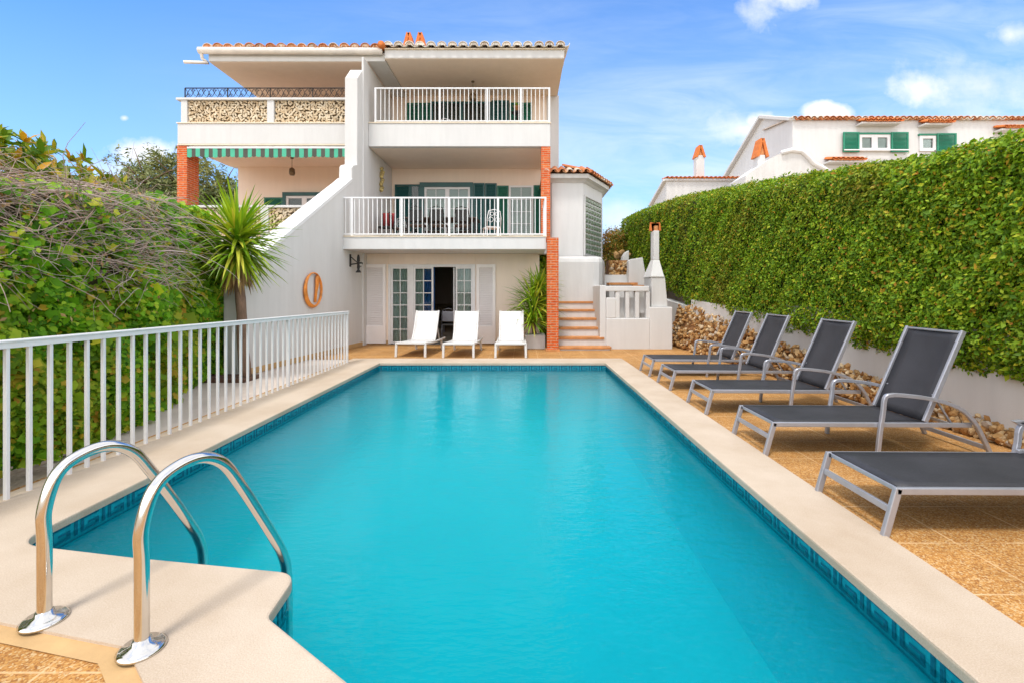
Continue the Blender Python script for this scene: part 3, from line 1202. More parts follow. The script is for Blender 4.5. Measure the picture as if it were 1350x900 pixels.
# roof
roof_y = 13.18
mb = MB()
mb.prism([(roof_y, 8.0), (roof_y, 8.225), (20.5, 9.9), (20.5, 8.0)], 'x', -3.87, 1.17)
roof = mb.build('roof', M['white'], villa, bevel=.01)
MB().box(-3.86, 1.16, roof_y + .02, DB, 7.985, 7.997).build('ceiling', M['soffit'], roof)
MB().box(-3.87, 1.18, roof_y - .04, roof_y + .02, 8.229, 8.262).build('eaves_edge', M['lip'], roof)
mb = MB()
tile_rows(mb, -3.9, 1.2, roof_y - .10, 8.30, .22, 12, mi=0, first_mi=1)
mb.build('roof_tiles', [M['tile'], M['tilepale']], roof, recalc=False)
# two chimneys capped with leaning tiles
for px in (538.5, 554):
    d = 14.6
    cx = XA(px, d)
    mb = MB()
    mb.box(cx - .13, cx + .13, d, d + .34, 8.3, 9.0)
    ch = mb.build('chimney', M['white2'], roof)
    mb = MB()
    for s in (-1, 1):
        mb.add([(cx + s * .21, d - .03, 8.92), (cx + s * .21, d + .37, 8.92), (cx + s * .06, d + .37, 9.50), (cx + s * .06, d - .03, 9.50),
                (cx + s * .12, d - .03, 8.92), (cx + s * .12, d + .37, 8.92), (cx - s * .03, d + .37, 9.47), (cx - s * .03, d - .03, 9.47)],
               [(0, 1, 2, 3), (4, 7, 6, 5), (0, 3, 7, 4), (1, 5, 6, 2), (3, 2, 6, 7), (0, 4, 5, 1)])
    mb.box(cx - .09, cx + .09, d + .0, d + .3, 8.98, 9.34)
    mb.build('chimney_cap', M['tilered'], ch)

# party wall with its stepped, sloping top
FIN = [(8.25, -.1), (8.25, 1.82), (9.0, 2.28), (9.67, 2.71), (10.6, 3.30), (11.3, 3.75), (12.0, 4.19), (12.30, 4.39), (12.31, 4.70), (12.38, 4.78), (12.60, 4.86), (12.62, 7.19), (12.92, 7.55)]


def fx(d):
    return XF - .04 - max(0, 12.92 - d) * .11


mb = MB()
poly = FIN + [(12.92, -.1)]
k = len(poly)
mb.add([(fx(d), d, z) for d, z in poly] + [(fx(d) - .34, d, z) for d, z in poly],
       [tuple(range(k)), tuple(range(2 * k - 1, k - 1, -1))] + [(i, k + i, k + (i + 1) % k, (i + 1) % k) for i in range(k)])
mb.box(XF - .06, XF, 12.90, 22, -.1, 7.90)
mb.box(XF - .38, XF - .06, 12.925, 13.25, -.1, 5.5)
mb.build('party_wall', M['white'], villa, bevel=.02)
mb = MB()
cap = [p for p in FIN[1:8]]
for (d0, z0), (d1, z1) in zip(cap[:-1], cap[1:]):
    mb.add([(fx(d0) + .018, d0, z0 - .05), (fx(d0) + .018, d0, z0 + .03), (fx(d0) - .36, d0, z0 + .03), (fx(d0) - .36, d0, z0 - .05),
            (fx(d1) + .018, d1, z1 - .05), (fx(d1) + .018, d1, z1 + .03), (fx(d1) - .36, d1, z1 + .03), (fx(d1) - .36, d1, z1 - .05)],
           [(0, 1, 5, 4), (1, 2, 6, 5), (2, 3, 7, 6), (3, 0, 4, 7), (0, 3, 2, 1), (4, 5, 6, 7)])
mb.build('wall_cap', M['paintwhite'], villa)
for (d0, d1) in ((8.25, 12.9),):
    mb = MB()
    mb.add([(fx(d0) + .016, d0, -.02), (fx(d0) + .016, d0, .09), (fx(d1) + .016, d1, .09), (fx(d1) + .016, d1, -.02), (fx(d0) - .01, d0, -.02), (fx(d0) - .01, d0, .09), (fx(d1) - .01, d1, .09), (fx(d1) - .01, d1, -.02)],
           [(0, 3, 2, 1), (1, 2, 6, 5), (0, 1, 5, 4), (3, 7, 6, 2)])
mb.build('skirting', M['strip'], villa)

# brick pillars
mb = MB()
mb.box(.61, .895, 11.70, 11.985, -.02, 2.80)
mb.build('brick_pillar', M['brick'], villa, bevel=.006)
MB().box(.575, .93, 11.67, 12.02, -.03, .03).build('pillar_foot', M['terracotta'], villa, bevel=.01)
mb = MB()
mb.box(.525, .785, D2 + .004, D2 + .27, 2.85, 5.558)
mb.build('brick_pillar', M['brick'], villa, bevel=.006)

# ground floor doors and shutters
for (x0, x1) in ((XA(480, DG), XA(509.3, DG)), (XA(628.3, DG), XA(653.3, DG))):
    mb = MB()
    louvre(mb, x0, x1, .02, 2.22, DG - .012, th=.06, solid=.40, fr=.08, pitch=.062)
    mb.build('shutter', M['shutwhite'], villa)
fr = MB()
fr.box(-3.77, -3.70, DG - .01, DG + .12, 0, 2.22)
fr.box(-1.40, -1.33, DG - .01, DG + .12, 0, 2.22)
fr.box(-3.70, -1.40, DG - .01, DG + .12, 2.15, 2.22)
fr.box(XA(539, DG), XA(545, DG), DG, DG + .10, 0, 2.15)
fr.build('door_frame', M['paintwhite'], villa)
glazed(villa, 'glazed_door', -3.70, XA(539, DG), .01, 2.15, DG + .08, 2, 6)
gd = glazed(villa, 'glazed_door', XA(545, DG), XA(571, DG), .01, 2.15, DG + .075, 2, 6)
MB().bar((XA(569, DG), DG + .0, 1.02), (XA(569, DG), DG - .0, 1.16), .018, .03).build('handle', M['steel'], gd)
glazed(villa, 'glazed_door', XA(600.5, DG), -1.40, .01, 2.15, DG + .07, 2, 6)
# half-open leaf swung into the room
mb = MB()
xh = XA(598.5, DG)
for (a, b, c, d) in ((.12, .17, .02, 2.14), (.60, .65, .02, 2.14), (.17, .60, 2.08, 2.14), (.17, .60, .02, .10), (.17, .60, .72, .75), (.17, .60, 1.40, 1.43)):
    mb.box(xh - .035, xh, DG + a, DG + b, c, d)
op = mb.build('glazed_door', M['paintwhite'], villa)
MB().box(xh - .020, xh - .014, DG + .165, DG + .605, .095, 2.085).build('pane', M['glass'], op)

# first floor openings (z of the floor 2.85)
Z1 = 2.86


def zz(py):
    return ZA(py, DB)


def xx(px):
    return XA(px, DB)


mb = MB()
louvre(mb, xx(521), xx(541), Z1, zz(244), DB - .01, pitch=.05)
mb.build('shutter', M['dkgreen'], villa)
glazed(villa, 'window', xx(541), xx(554), Z1, zz(244), DB - .004, 1, 2, 'dkgreen', back='wood')
mb = MB()
mb.box(xx(554), xx(560), DB - .09, DB - .003, Z1, zz(247.5))
mb.box(xx(620), xx(624), DB - .09, DB - .003, Z1, zz(247.5))
mb.box(xx(554), xx(624), DB - .10, DB - .003, zz(247.5), zz(241.6))
mb.build('door_frame', M['dkgreen'], villa)
x0, x1 = xx(560), xx(620)
for a, b in ((x0, (x0 + x1) / 2), ((x0 + x1) / 2, x1)):
    glazed(villa, 'glazed_door', a, b, Z1, zz(247.5), DB - .004, 2, 3, fr=.07, back='curtain')
mb = MB()
louvre(mb, xx(624.5), xx(639), Z1, zz(242.5), DB - .06, pitch=.05)
louvre(mb, xx(639.5), xx(655), Z1, zz(242.5), DB - .03, pitch=.05)
mb.build('shutter', M['dkgreen'], villa)
mb = MB()
louvre(mb, xx(655.5), xx(670.5), Z1, zz(245.5), DB - .01, pitch=.05)
mb.build('shutter', M['green'], villa)
glazed(villa, 'glazed_door', xx(671), xx(703), Z1, zz(245.5), DB - .004, 2, 5, fr=.06, back='curtain')
mb = MB()
louvre(mb, xx(703.4), xx(717), Z1, zz(245), DB - .012, pitch=.05)
mb.build('shutter', M['green'], villa)

# second floor openings
Z2 = 5.72
zt = zz(135)
for a, b in ((537, 553), (553.4, 568)):
    mb = MB()
    louvre(mb, xx(a), xx(b), Z2, zz(136.8), DB - .01, pitch=.05)
    mb.build('shutter', M['green'], villa)
for a, b in ((568.5, 608), (608, 648)):
    glazed(villa, 'glazed_door', xx(a), xx(b), Z2, zt, DB - .004, 2, 2, 'dkgreen', fr=.06, back='wood')
mb = MB()
louvre(mb, xx(648.4), xx(671), Z2, zz(134), DB - .04, pitch=.05)
mb.build('shutter', M['dkgreen'], villa)
for a, b in ((672, 686), (686.4, 701)):
    mb = MB()
    louvre(mb, xx(a), xx(b), Z2, zz(136.3), DB - .01, pitch=.05)
    mb.build('shutter', M['green'], villa)

# stair tower
TW = [(.83, 13.62), (1.75, 13.62), (2.56, 15.1), (2.56, 17.5), (.83, 17.5)]
mb = MB()
mb.prism(TW, 'z', -.05, 4.80)
tower = mb.build('stair_tower', M['white'], villa, bevel=.02)
BW = [(.86, 13.38), (2.02, 13.38), (2.18, 13.42), (2.30, 13.56), (2.62, 15.0), (2.62, 16.5), (.86, 16.5)]


def inset(p, s):
    cx, cy = 1.7, 15.6
    return [((x - cx) * s + cx, (y - cy) * s + cy) for x, y in p]


mb = MB()
lv = [(BW, -.05), (BW, 2.30), (inset(BW, .985), 2.40), (inset(BW, .955), 2.455), (inset(BW, .91), 2.47)]
for (pa, za), (pb, zb) in zip(lv[:-1], lv[1:]):
    ring(mb, pa, za, pb, zb)
mb.build('tower_base', M['white2'], tower)
# cornice and tile edge
EV = offset_poly(TW, .20)
EV2 = offset_poly(TW, .28)
mb = MB()
ring(mb, offset_poly(TW, .004), 4.60, offset_poly(TW, .09), 4.66)
ring(mb, offset_poly(TW, .09), 4.66, EV, 4.70)
ring(mb, EV, 4.70, EV, 4.82)
mb.build('cornice', M['white2'], tower)
mb = MB()
ring(mb, EV2, 4.86, inset(EV2, .1), 5.55)
trf = mb.build('tower_roof', M['tile'], tower)
mb = MB()
cen = Vector((1.7, 15.6))
peri = [Vector(p) for p in EV2]
for i in (0, 1, 2):
    a, b = peri[i], peri[i + 1]
    ln = (b - a).length
    m = int(ln / .20)
    e = (b - a).normalized()
    inw = Vector((-e.y, e.x))
    for j in range(m):
        q = a + e * ((j + .5) * ln / m)
        dr = (inw * .75 + (cen - q).normalized() * .25).normalized()
        sd = Vector((dr.y, -dr.x))
        for (o, sg, rr, oz) in ((0, 1, .095, .0), (.10, -1, .085, .045)):
            vs, fs = [], []
            for (t, zz_, r_) in ((-.04, 4.85, rr), (1.0, 5.22, rr * .8)):
                c = q + e * o + dr * t
                for th in (1., .84):
                    for s_ in range(7):
                        an = math.pi * s_ / 6
                        pp = c + sd * (math.cos(an) * r_ * th)
                        vs.append((pp.x, pp.y, zz_ + oz + sg * math.sin(an) * r_ * th * .85 + RNG.normal() * .002))
            for s_ in range(6):
                fs += [(s_, s_ + 1, 14 + s_ + 1, 14 + s_), (7 + s_, 21 + s_, 21 + s_ + 1, 7 + s_ + 1), (s_, 7 + s_, 7 + s_ + 1, s_ + 1)]
            mb.add(vs, fs)
mb.build('roof_tiles', M['tile'], trf, recalc=False)
# glass block window on the slanted face
A, B = Vector((1.78, 13.68, 0)), Vector((2.50, 15.0, 0))
e = (B - A).normalized()
nrm = Vector((e.y, -e.x, 0))
Lw = (B - A).length
zb, ztp = 2.50, 4.28
mb = MB()
for (s0, s1, z0, z1) in ((0, Lw, ztp - .05, ztp), (0, Lw, zb, zb + .05), (0, .05, zb + .05, ztp - .05), (Lw - .05, Lw, zb + .05, ztp - .05)):
    p0 = A + e * s0 + nrm * .012
    p1 = A + e * s1 + nrm * .012
    mb.bar((p0.x, p0.y, (z0 + z1) / 2), (p1.x, p1.y, (z0 + z1) / 2), .06, z1 - z0)
win = mb.build('glass_block_window', M['white2'], tower)
mb = MB()
nc, nr = 6, 11
for i in range(nc):
    for j in range(nr):
        s0, s1 = .05 + (Lw - .1) * i / nc + .026, .05 + (Lw - .1) * (i + 1) / nc - .026
        z0, z1 = zb + .05 + (ztp - zb - .1) * j / nr + .020, zb + .05 + (ztp - zb - .1) * (j + 1) / nr - .020
        q = [A + e * s0 + nrm * .015, A + e * s1 + nrm * .015]
        f_ = [A + e * (s0 + .02) + nrm * .034, A + e * (s1 - .02) + nrm * .034]
        vs = [(q[0].x, q[0].y, z0), (q[1].x, q[1].y, z0), (q[1].x, q[1].y, z1), (q[0].x, q[0].y, z1),
              (f_[0].x, f_[0].y, z0 + .02), (f_[1].x, f_[1].y, z0 + .02), (f_[1].x, f_[1].y, z1 - .02), (f_[0].x, f_[0].y, z1 - .02)]
        mb.add(vs, [(4, 5, 6, 7), (0, 1, 5, 4), (1, 2, 6, 5), (2, 3, 7, 6), (3, 0, 4, 7)])
mb.build('glass_blocks', M['blockback'], win, recalc=False)

# ================================================================== neighbouring half
nb = empty('villa', (-7.3, 13.3, 0), 'neighbouring white villa half with striped awning, pebbly lattice parapet and brick corner pillar', 'house')
XL = -9.76
mb = MB()
mb.box(XL, -4.43, D2 - .004, D2 + .16, 5.63, 6.205)
mb.box(XL, -4.43, D2 + .16, 16, 5.632, 5.72)
mb.build('balcony', M['white'], nb, bevel=.012)
MB().box(XL - .02, -4.43, D2 - .025, D2 + .19, 6.207, 6.235).build('balcony_edge', M['lip'], nb)
MB().box(XL, -4.43, D2 - .012, D2 + .15, 5.595, 5.628).build('balcony_edge', M['lip'], nb)
MB().box(XL + .01, -4.43, D2 + .17, DB, 5.618, 5.629).build('ceiling', M['soffit'], nb)
MB().box(-9.4, -4.43, D2 + .17, DB, 5.722, 5.732).build('balcony_floor', M['balcony_tile'], nb)
MB().box(-10.2, -4.9, D1 + .2, DB, 2.842, 2.85).build('balcony_floor', M['balcony_tile'], nb)
# parapet posts and cap
mb = MB()
for a, b in ((238.5, 246.5), (352, 361)):
    mb.box(XA(a, D2), XA(b, D2), D2 + .0, D2 + .14, 6.235, 6.87)
mb.box(XL - .03, -4.43, D2 - .03, D2 + .17, 6.872, 6.935)
mb.build('parapet', M['white'], nb, bevel=.006)


def lattice(parent, x0, x1, z0, z1, y, n, axis='x', s=.125):
    mb = MB()
    a = 0
    cells_x = max(1, int((x1 - x0) / .072))
    cells_z = max(1, int((z1 - z0) / .066))
    for i in range(cells_x):
        for j in range(cells_z):
            for rep in range(1):
                u = x0 + (i + .5 + RNG.uniform(-.3, .3)) * (x1 - x0) / cells_x
                z = z0 + (j + .5 + RNG.uniform(-.3, .3)) * (z1 - z0) / cells_z
                an = RNG.uniform(0, math.pi)
                ln = RNG.uniform(.6, 1.1) * s
                w = RNG.uniform(.036, .055)
                du, dz = math.cos(an) * ln / 2, math.sin(an) * ln / 2
                yo = RNG.uniform(-.012, .012)
                vs = []
                for yy in (y + yo, y + yo + .05):
                    for (t, ww) in ((-1, .3), (-.4, 1), (.4, 1), (1, .3)):
                        for sd in (-1, 1):
                            uu = min(max(u + du * t - math.sin(an) * sd * w / 2 * ww, x0), x1)
                            zc = min(max(z + dz * t + math.cos(an) * sd * w / 2 * ww, z0), z1)
                            vs.append((uu, yy, zc) if axis == 'x' else (yy, uu, zc))
                fs = []
                for k_ in range(3):
                    b_ = 2 * k_
                    fs += [(b_, b_ + 1, b_ + 3, b_ + 2), (8 + b_, 8 + b_ + 2, 8 + b_ + 3, 8 + b_ + 1), (b_, b_ + 2, 8 + b_ + 2, 8 + b_), (b_ + 1, 8 + b_ + 1, 8 + b_ + 3, b_ + 3)]
                mb.add(vs, fs)
    la = mb.build('lattice', M['lattice'], parent)
    MB().box(x0 - .002, x1 + .002, y + .070, y + .080, z0 - .001, z1 + .001).build('backing', M['latshade'], la)  # added dark sheet, so the holes read as shaded
    return la


lattice(nb, XA(246.5, D2), XA(352, D2), 6.237, 6.87, D2 + .05, 0)
lattice(nb, XA(361, D2), -4.44, 6.237, 6.87, D2 + .05, 0)
# scrolled iron rail on top of the parapet
mb = MB()
ix0, ix1 = XA(242, D2), -4.45
mb.bar((ix0, D2 + .06, 7.235), (ix1, D2 + .06, 7.235), .03, .022)
mb.bar((ix0, D2 + .06, 6.96), (ix1, D2 + .06, 6.96), .02, .016)
k = 17
for i in range(k + 1):
    x = ix0 + (ix1 - ix0) * i / k
    if i % 4 == 0:
        mb.bar((x, D2 + .06, 6.93), (x, D2 + .06, 7.23), .024, .024, up=(0, 1, 0))
for i in range(k):
    xa = ix0 + (ix1 - ix0) * i / k
    w = (ix1 - ix0) / k
    for sgn in (1, -1):
        pts = []
        for t in range(15):
            q = t / 14
            pts.append((xa + w * q, D2 + .06, 7.098 + sgn * .125 * math.cos(q * math.pi * 2) * (1 - .35 * q)))
        mb.sweep(pts, .008, 4)
    for (cx, cz, r0) in ((xa + w * .3, 7.03, .06), (xa + w * .75, 7.16, .055)):
        mb.sweep([(cx + r0 * (1 - t / 22) * math.cos(t * .62), D2 + .06, cz + r0 * (1 - t / 22) * math.sin(t * .62)) for t in range(17)], .007, 4)
mb.build('iron_rail', M['black'], nb)
# walls behind the balconies
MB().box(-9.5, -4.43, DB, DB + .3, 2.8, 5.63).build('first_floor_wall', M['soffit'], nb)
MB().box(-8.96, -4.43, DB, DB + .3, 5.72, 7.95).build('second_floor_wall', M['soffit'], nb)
MB().box(-9.2, -8.96, DB + .3, 22, 2.8, 7.95).build('side_wall', M['white2'], nb)
# roof and gutter
mb = MB()
mb.prism([(13.26, 7.95), (13.26, 8.18), (20.5, 9.85), (20.5, 7.95)], 'x', -8.86, -3.875)
nroof = mb.build('roof', M['white'], nb, bevel=.01)
MB().box(-8.85, -4.38, 13.28, DB, 7.937, 7.947).build('ceiling', M['soffit'], nroof)
mb = MB()
tile_rows(mb, -8.95, -3.95, 13.12, 8.27, .22, 12, mi=0)
mb.build('roof_tiles', [M['tile']], nroof, recalc=False)
mb = MB()
mb.sweep([(-9.06, 13.16, 8.20), (-3.93, 13.16, 8.18)], .095, 12)
mb.sweep([(-9.00, 13.16, 8.16), (-9.0, 13.22, 8.0), (-8.85, 13.25, 7.90), (-9.45, 13.12, 7.86)], .045, 8)
mb.build('gutter', M['gutter'], nroof)
mb = MB()
mb.sweep([(-3.92, 13.02, 8.30), (-3.92, 13.3, 8.36), (-3.92, 13.6, 8.43)], [.10, .095, .09], 10)
mb.build('ridge_tile', M['tilered'], nroof)
# corner pillar and retracted awning with its valance
mb = MB()
mb.box(XL - .02, -9.50, D2 + .006, D2 + .50, 2.86, 5.594)
mb.build('brick_pillar', M['brick'], nb, bevel=.006)
aw = MB()
aw.box(-9.48, -4.45, D2 - .02, D2 + .05, 5.50, 5.545)
aw.sweep([(-9.45, D2 + .06, 5.57), (-4.45, D2 + .06, 5.57)], .03, 8)
awn = aw.build('awning', M['paintwhite'], nb)
mb = MB()
ns = 41
for i in range(ns):
    a = -9.48 + 5.0 * i / ns
    b = -9.48 + 5.0 * (i + 1) / ns
    ya, yb = D2 - .012 + .012 * math.sin(i * 1.9), D2 - .012 + .012 * math.sin((i + 1) * 1.9)
    ll = 5.265 + .012 * math.sin(i * .9)
    mb.add([(a, ya, 5.50), (b, yb, 5.50), (b, yb, ll), ((a + b) / 2, (ya + yb) / 2, ll - .022), (a, ya, ll),
            (a, ya + .004, 5.50), (b, yb + .004, 5.50), (b, yb + .004, ll), ((a + b) / 2, (ya + yb) / 2 + .004, ll - .022), (a, ya + .004, ll)],
           [(4, 3, 2, 1, 0), (5, 6, 7, 8, 9), (2, 3, 8, 7), (3, 4, 9, 8), (1, 2, 7, 6), (4, 0, 5, 9)], i % 2)
mb.build('valance', [M['aw_green'], M['aw_dark']], awn, recalc=False)
# first floor window in a dark green frame, half hidden by the sloping wall
mb = MB()
louvre(mb, xx(349), xx(373.5), Z1, zz(261), DB - .01, pitch=.05)
mb.build('shutter', M['green'], nb)
mb = MB()
mb.box(xx(374), xx(378), DB - .09, DB - .003, Z1, zz(259))
mb.box(xx(426), xx(430), DB - .09, DB - .003, Z1, zz(259))
mb.box(xx(374), xx(430), DB - .10, DB - .003, zz(259), zz(254.5))
mb.build('window_frame', M['dkgreen'], nb)
x0, x1 = xx(378), xx(426)
for i in range(2):
    glazed(nb, 'window', x0 + (x1 - x0) * i / 2, x0 + (x1 - x0) * (i + 1) / 2, Z1, zz(259), DB - .004, 1, 3, fr=.08, back='wood')
# terrace with lattice parapet
mb = MB()
mb.box(-10.5, -4.75, D1, 16, 2.55, 2.84)
mb.box(-10.5, -4.95, D1, D1 + .2, -.1, 2.55)
mb.box(-10.5, -10.3, D1 + .2, 16, -.1, 2.55)
mb.box(-10.5, -4.95, D1, D1 + .18, 3.57, 3.63)
for px in (-10.5, -8.55, -6.6):
    mb.box(px, px + .2, D1 + .002, D1 + .178, 2.84, 3.57)
mb.box(-10.5, -10.32, D1 + .2, 15.5, 2.84, 3.62)
mb.build('terrace', M['white2'], nb, bevel=.008)
lattice(nb, -10.3, -8.55, 2.85, 3.57, D1 + .05, 0)
lattice(nb, -8.35, -6.6, 2.85, 3.57, D1 + .05, 0)
lattice(nb, -6.4, -4.98, 2.85, 3.57, D1 + .05, 0)

# hanging lamps, lantern, wall ornaments ------------------------------------------
def pendant(px, d, zc, drop, label, r=.10):
    x = XA(px, d)
    t = empty('hanging_lamp', (x, d, zc - drop), label, 'lamp')
    MB().sweep([(x, d, zc), (x, d, zc - drop + .22)], .008, 6).lathe([(.05, 0), (.05, -.03), (.012, -.05)], (x, d, zc), 12).build('stem', M['lamp'], t)
    MB().lathe([(.02, .24), (r * .9, .19), (r, .06), (r * .75, 0)], (x, d, zc - drop), 12).build('lamp_shade', M['lamp'], t)
    return t


pendant(385, 14.6, 5.618, .55, 'small bronze lamp hanging under the ceiling behind the striped awning', .09)
pendant(623.5, 14.6, 7.985, .60, 'bronze lantern hanging from the ceiling of the top right balcony', .12)

# wrought iron wall lantern by the left ground-floor shutter
d = 12.2
wx = fx(d)
t = empty('wall_lantern', (wx, d, 1.95), 'black wrought iron lantern bracket on the white wall beside the louvred shutter', 'lamp')
xc = XA(472.5, d)
mb = MB()
mb.box(wx - .01, wx + .025, d - .03, d + .03, 2.10, 2.42)
mb.bar((wx, d, 2.16), (xc + .11, d, 2.20), .03, .03)
mb.bar((wx, d, 2.38), (xc - .02, d, 2.20), .022, .022)
mb.sweep([(xc + .06 + .05 * math.cos(a * .5), d, 2.16 + .05 * math.sin(a * .5)) for a in range(11)], .012, 5)
mb.build('bracket', M['black'], t)
mb = MB()
mb.lathe([(.02, .46), (.035, .40), (.04, .30), (.025, .26), (.04, .12), (.025, .08), (.06, .03), (.075, 0)], (xc, d, 1.95), 10)
mb.build('lantern_body', M['black'], t)

# pale plant-shaped ornament on the balcony wall
d = 14.35
t = empty('wall_ornament', (XF, d, 4.55), 'tall pitted olive and cream ornament hung inside the first-floor balcony wall', 'ornament')
mb = MB()
for i in range(9):
    z = 4.55 + .66 * i / 8
    w = .10 + .05 * math.sin(i * 1.7) + .008 * i
    mb.lathe([(.01, -.06), (.05, -.03), (.065, .01), (.03, .055)], (XF + .055, d + .07 * math.sin(i * 2.1) + .012 * i, z), 8)
mb.sweep([(XF + .03, d - .05, 4.53), (XF + .03, d + .10, 4.85), (XF + .03, d - .02, 5.05), (XF + .03, d + .13, 5.22)], .025, 6)
mb.build('plaque', M['clay'], t)

# orange hoop ornament on the party wall
dc, zc = 10.42, 1.50
xw = fx(dc) + .012
t = empty('wall_ornament', (xw, dc, zc), 'oval orange glazed hoop with a drop inside, hung on the plain white wall', 'ornament')
pts, rs = [], []
for i in range(36):
    a = 2 * math.pi * i / 36
    y = dc + .32 * math.cos(a)
    z = zc + .37 * math.sin(a)
    pts.append((fx(y) + .045, y, z))
    rs.append(.016 + .042 * max(0, math.cos(a - R(208))) ** 1.2)
MB().sweep(pts, rs, 8, closed=True, ry=.03).build('hoop', M['orange'], t)
pts = [(fx(dc + .09) + .05, dc + .13, zc + .31), (fx(dc) + .06, dc + .15, zc + .22), (fx(dc) + .06, dc + .14, zc + .10), (fx(dc) + .05, dc + .11, zc - .05), (fx(dc) + .05, dc + .06, zc - .28)]
MB().sweep(pts, [.04, .085, .075, .04, .02], 8, ry=.03).build('drop', M['orange'], t)

# ================================================================== outside stair
st = empty('garden_stair', (1.5, 11.9, 0), 'six white garden steps with terracotta edges beside the brick pillar', 'stairs')
tops = [.075, .285, .515, .745, .965, 1.185]
mb = MB()
for i, z in enumerate(tops):
    d = 11.85 + .30 * i
    xr = [2.20, 2.10, 2.10, 2.12, 2.08, 2.10][i]
    mb.box(.90, xr, d + .012, 13.9, -.05 if i == 0 else tops[i - 1] - .02, z - .052)
mb.build('riser', M['white2'], st)
for i, z in enumerate(tops):
    d = 11.85 + .30 * i
    xr = [2.24, 2.11, 2.11, 2.13, 2.09, 2.11][i]
    MB().box(.897, xr, d - .015, d + (.33 if i < 5 else 1.5), z - .055, z).build('tread', M['terracotta'], st, bevel=.008)

# ================================================================== low white garden wall with balusters
dg = 12.15
gw = empty('garden_wall', (3.0, dg, 0), 'low white garden wall with four stubby balusters beside the steps', 'wall')
mb = MB()
mb.box(2.16, XA(857, dg), dg, dg + .28, -.05, .765)
mb.box(XA(857, dg) - .002, XA(886.5, dg), dg - .01, dg + .9, -.05, 1.06)
mb.build('wall_base', M['white'], gw, bevel=.02)
mb = MB()
mb.box(2.0, 2.16, dg + .02, dg + 1.5, -.05, 1.62)
mb.box(2.162, XA(812, dg), dg + .012, dg + .24, .765, 1.30)
mb.build('stair_cheek', M['white'], gw, bevel=.02)
mb = MB()
mb.box(2.14, XA(856, dg), dg + .01, dg + .24, 1.465, 1.60)
mb.build('rail', M['white'], gw, bevel=.015)
for a, b in ((811.8, 817.5), (825, 830.3), (837.8, 843.3), (852.3, 857.5)):
    MB().box(XA(a, dg), XA(b, dg), dg + .03, dg + .20, .766, 1.466).build('baluster', M['white'], gw, bevel=.012)
MB().box(XA(811, dg), XA(853, dg), dg + .24, dg + .30, .9, 1.30).build('panel', M['white2'], gw)

# ================================================================== barbecue with tapered flue
db = 12.3
bq = empty('barbecue', (3.55, db, 1.06), 'white outdoor barbecue with a tapering flue and small orange cap in front of the hedge', 'barbecue')
mb = MB()
mb.prism([(XA(858, db), 1.062), (XA(879.5, db), 1.062), (XA(876, db), 1.83), (XA(858.3, db), 1.83)], 'y', db - .06, db + .7)
mb.build('hearth', M['white2'], bq, bevel=.015)
mb = MB()
x0, x1, x2, x3 = XA(857.2, db), XA(874.5, db), XA(863.8, db), XA(871.3, db)
mb.add([(x0, db - .07, 1.86), (x1, db - .07, 1.86), (x1, db + .7, 1.86), (x0, db + .7, 1.86), (x2, db + .14, 2.30), (x3, db + .14, 2.30), (x3, db + .46, 2.30), (x2, db + .46, 2.30)],
       [(0, 1, 5, 4), (1, 2, 6, 5), (2, 3, 7, 6), (3, 0, 4, 7), (3, 2, 1, 0), (4, 5, 6, 7)])
mb.box(x0 - .012, x1 + .012, db - .08, db + .71, 1.832, 1.862)
mb.build('hood', M['white2'], bq, bevel=.01)
mb = MB()
mb.box(x2, x3, db + .14, db + .44, 2.30, 3.07)
fl = mb.build('flue', M['white2'], bq, bevel=.015)
mb = MB()
xc = (x2 + x3) / 2
for s in (-1, 1):
    mb.bar((xc + s * .042, db + .28, 3.07), (xc + s * .014, db + .28, 3.29), .03, .24)
mb.box(xc - .04, xc + .04, db + .155, db + .38, 3.071, 3.20)
mb.build('cap', M['tilered'], fl)

# ================================================================== upper garden: trapezoid wall, step path, rubble bits
du = 14.6
ug = tag(MB().prism([(XA(829, du), .2), (XA(853.5, du), .2), (XA(853.5, du), 1.7), (XA(847.5, du), 2.52), (XA(831, du), 2.46), (XA(829, du), 2.40)], 'y', du, du + .3)
         .build('stair_wall', M['white2'], None, bevel=.02), 'smooth white trapezoid wall standing behind the baluster rail, left of the barbecue flue', 'wall')
us = empty('garden_stair', (3.0, 14.3, 1.1), 'upper white garden steps with terracotta edges seen over the baluster wall', 'stairs')
mb = MB()
mb.box(2.62, 3.45, 14.2, 17.5, .6, 1.66)
mb.box(2.62, 3.9, 15.2, 18.5, 1.0, 2.0)
mb.build('riser', M['white2'], us)
MB().box(2.60, 3.47, 14.17, 14.6, 1.662, 1.73).build('tread', M['terracotta'], us)
MB().box(3.30, 3.75, 14.0, 14.4, 1.60, 1.655).build('tread', M['terracotta'], us)


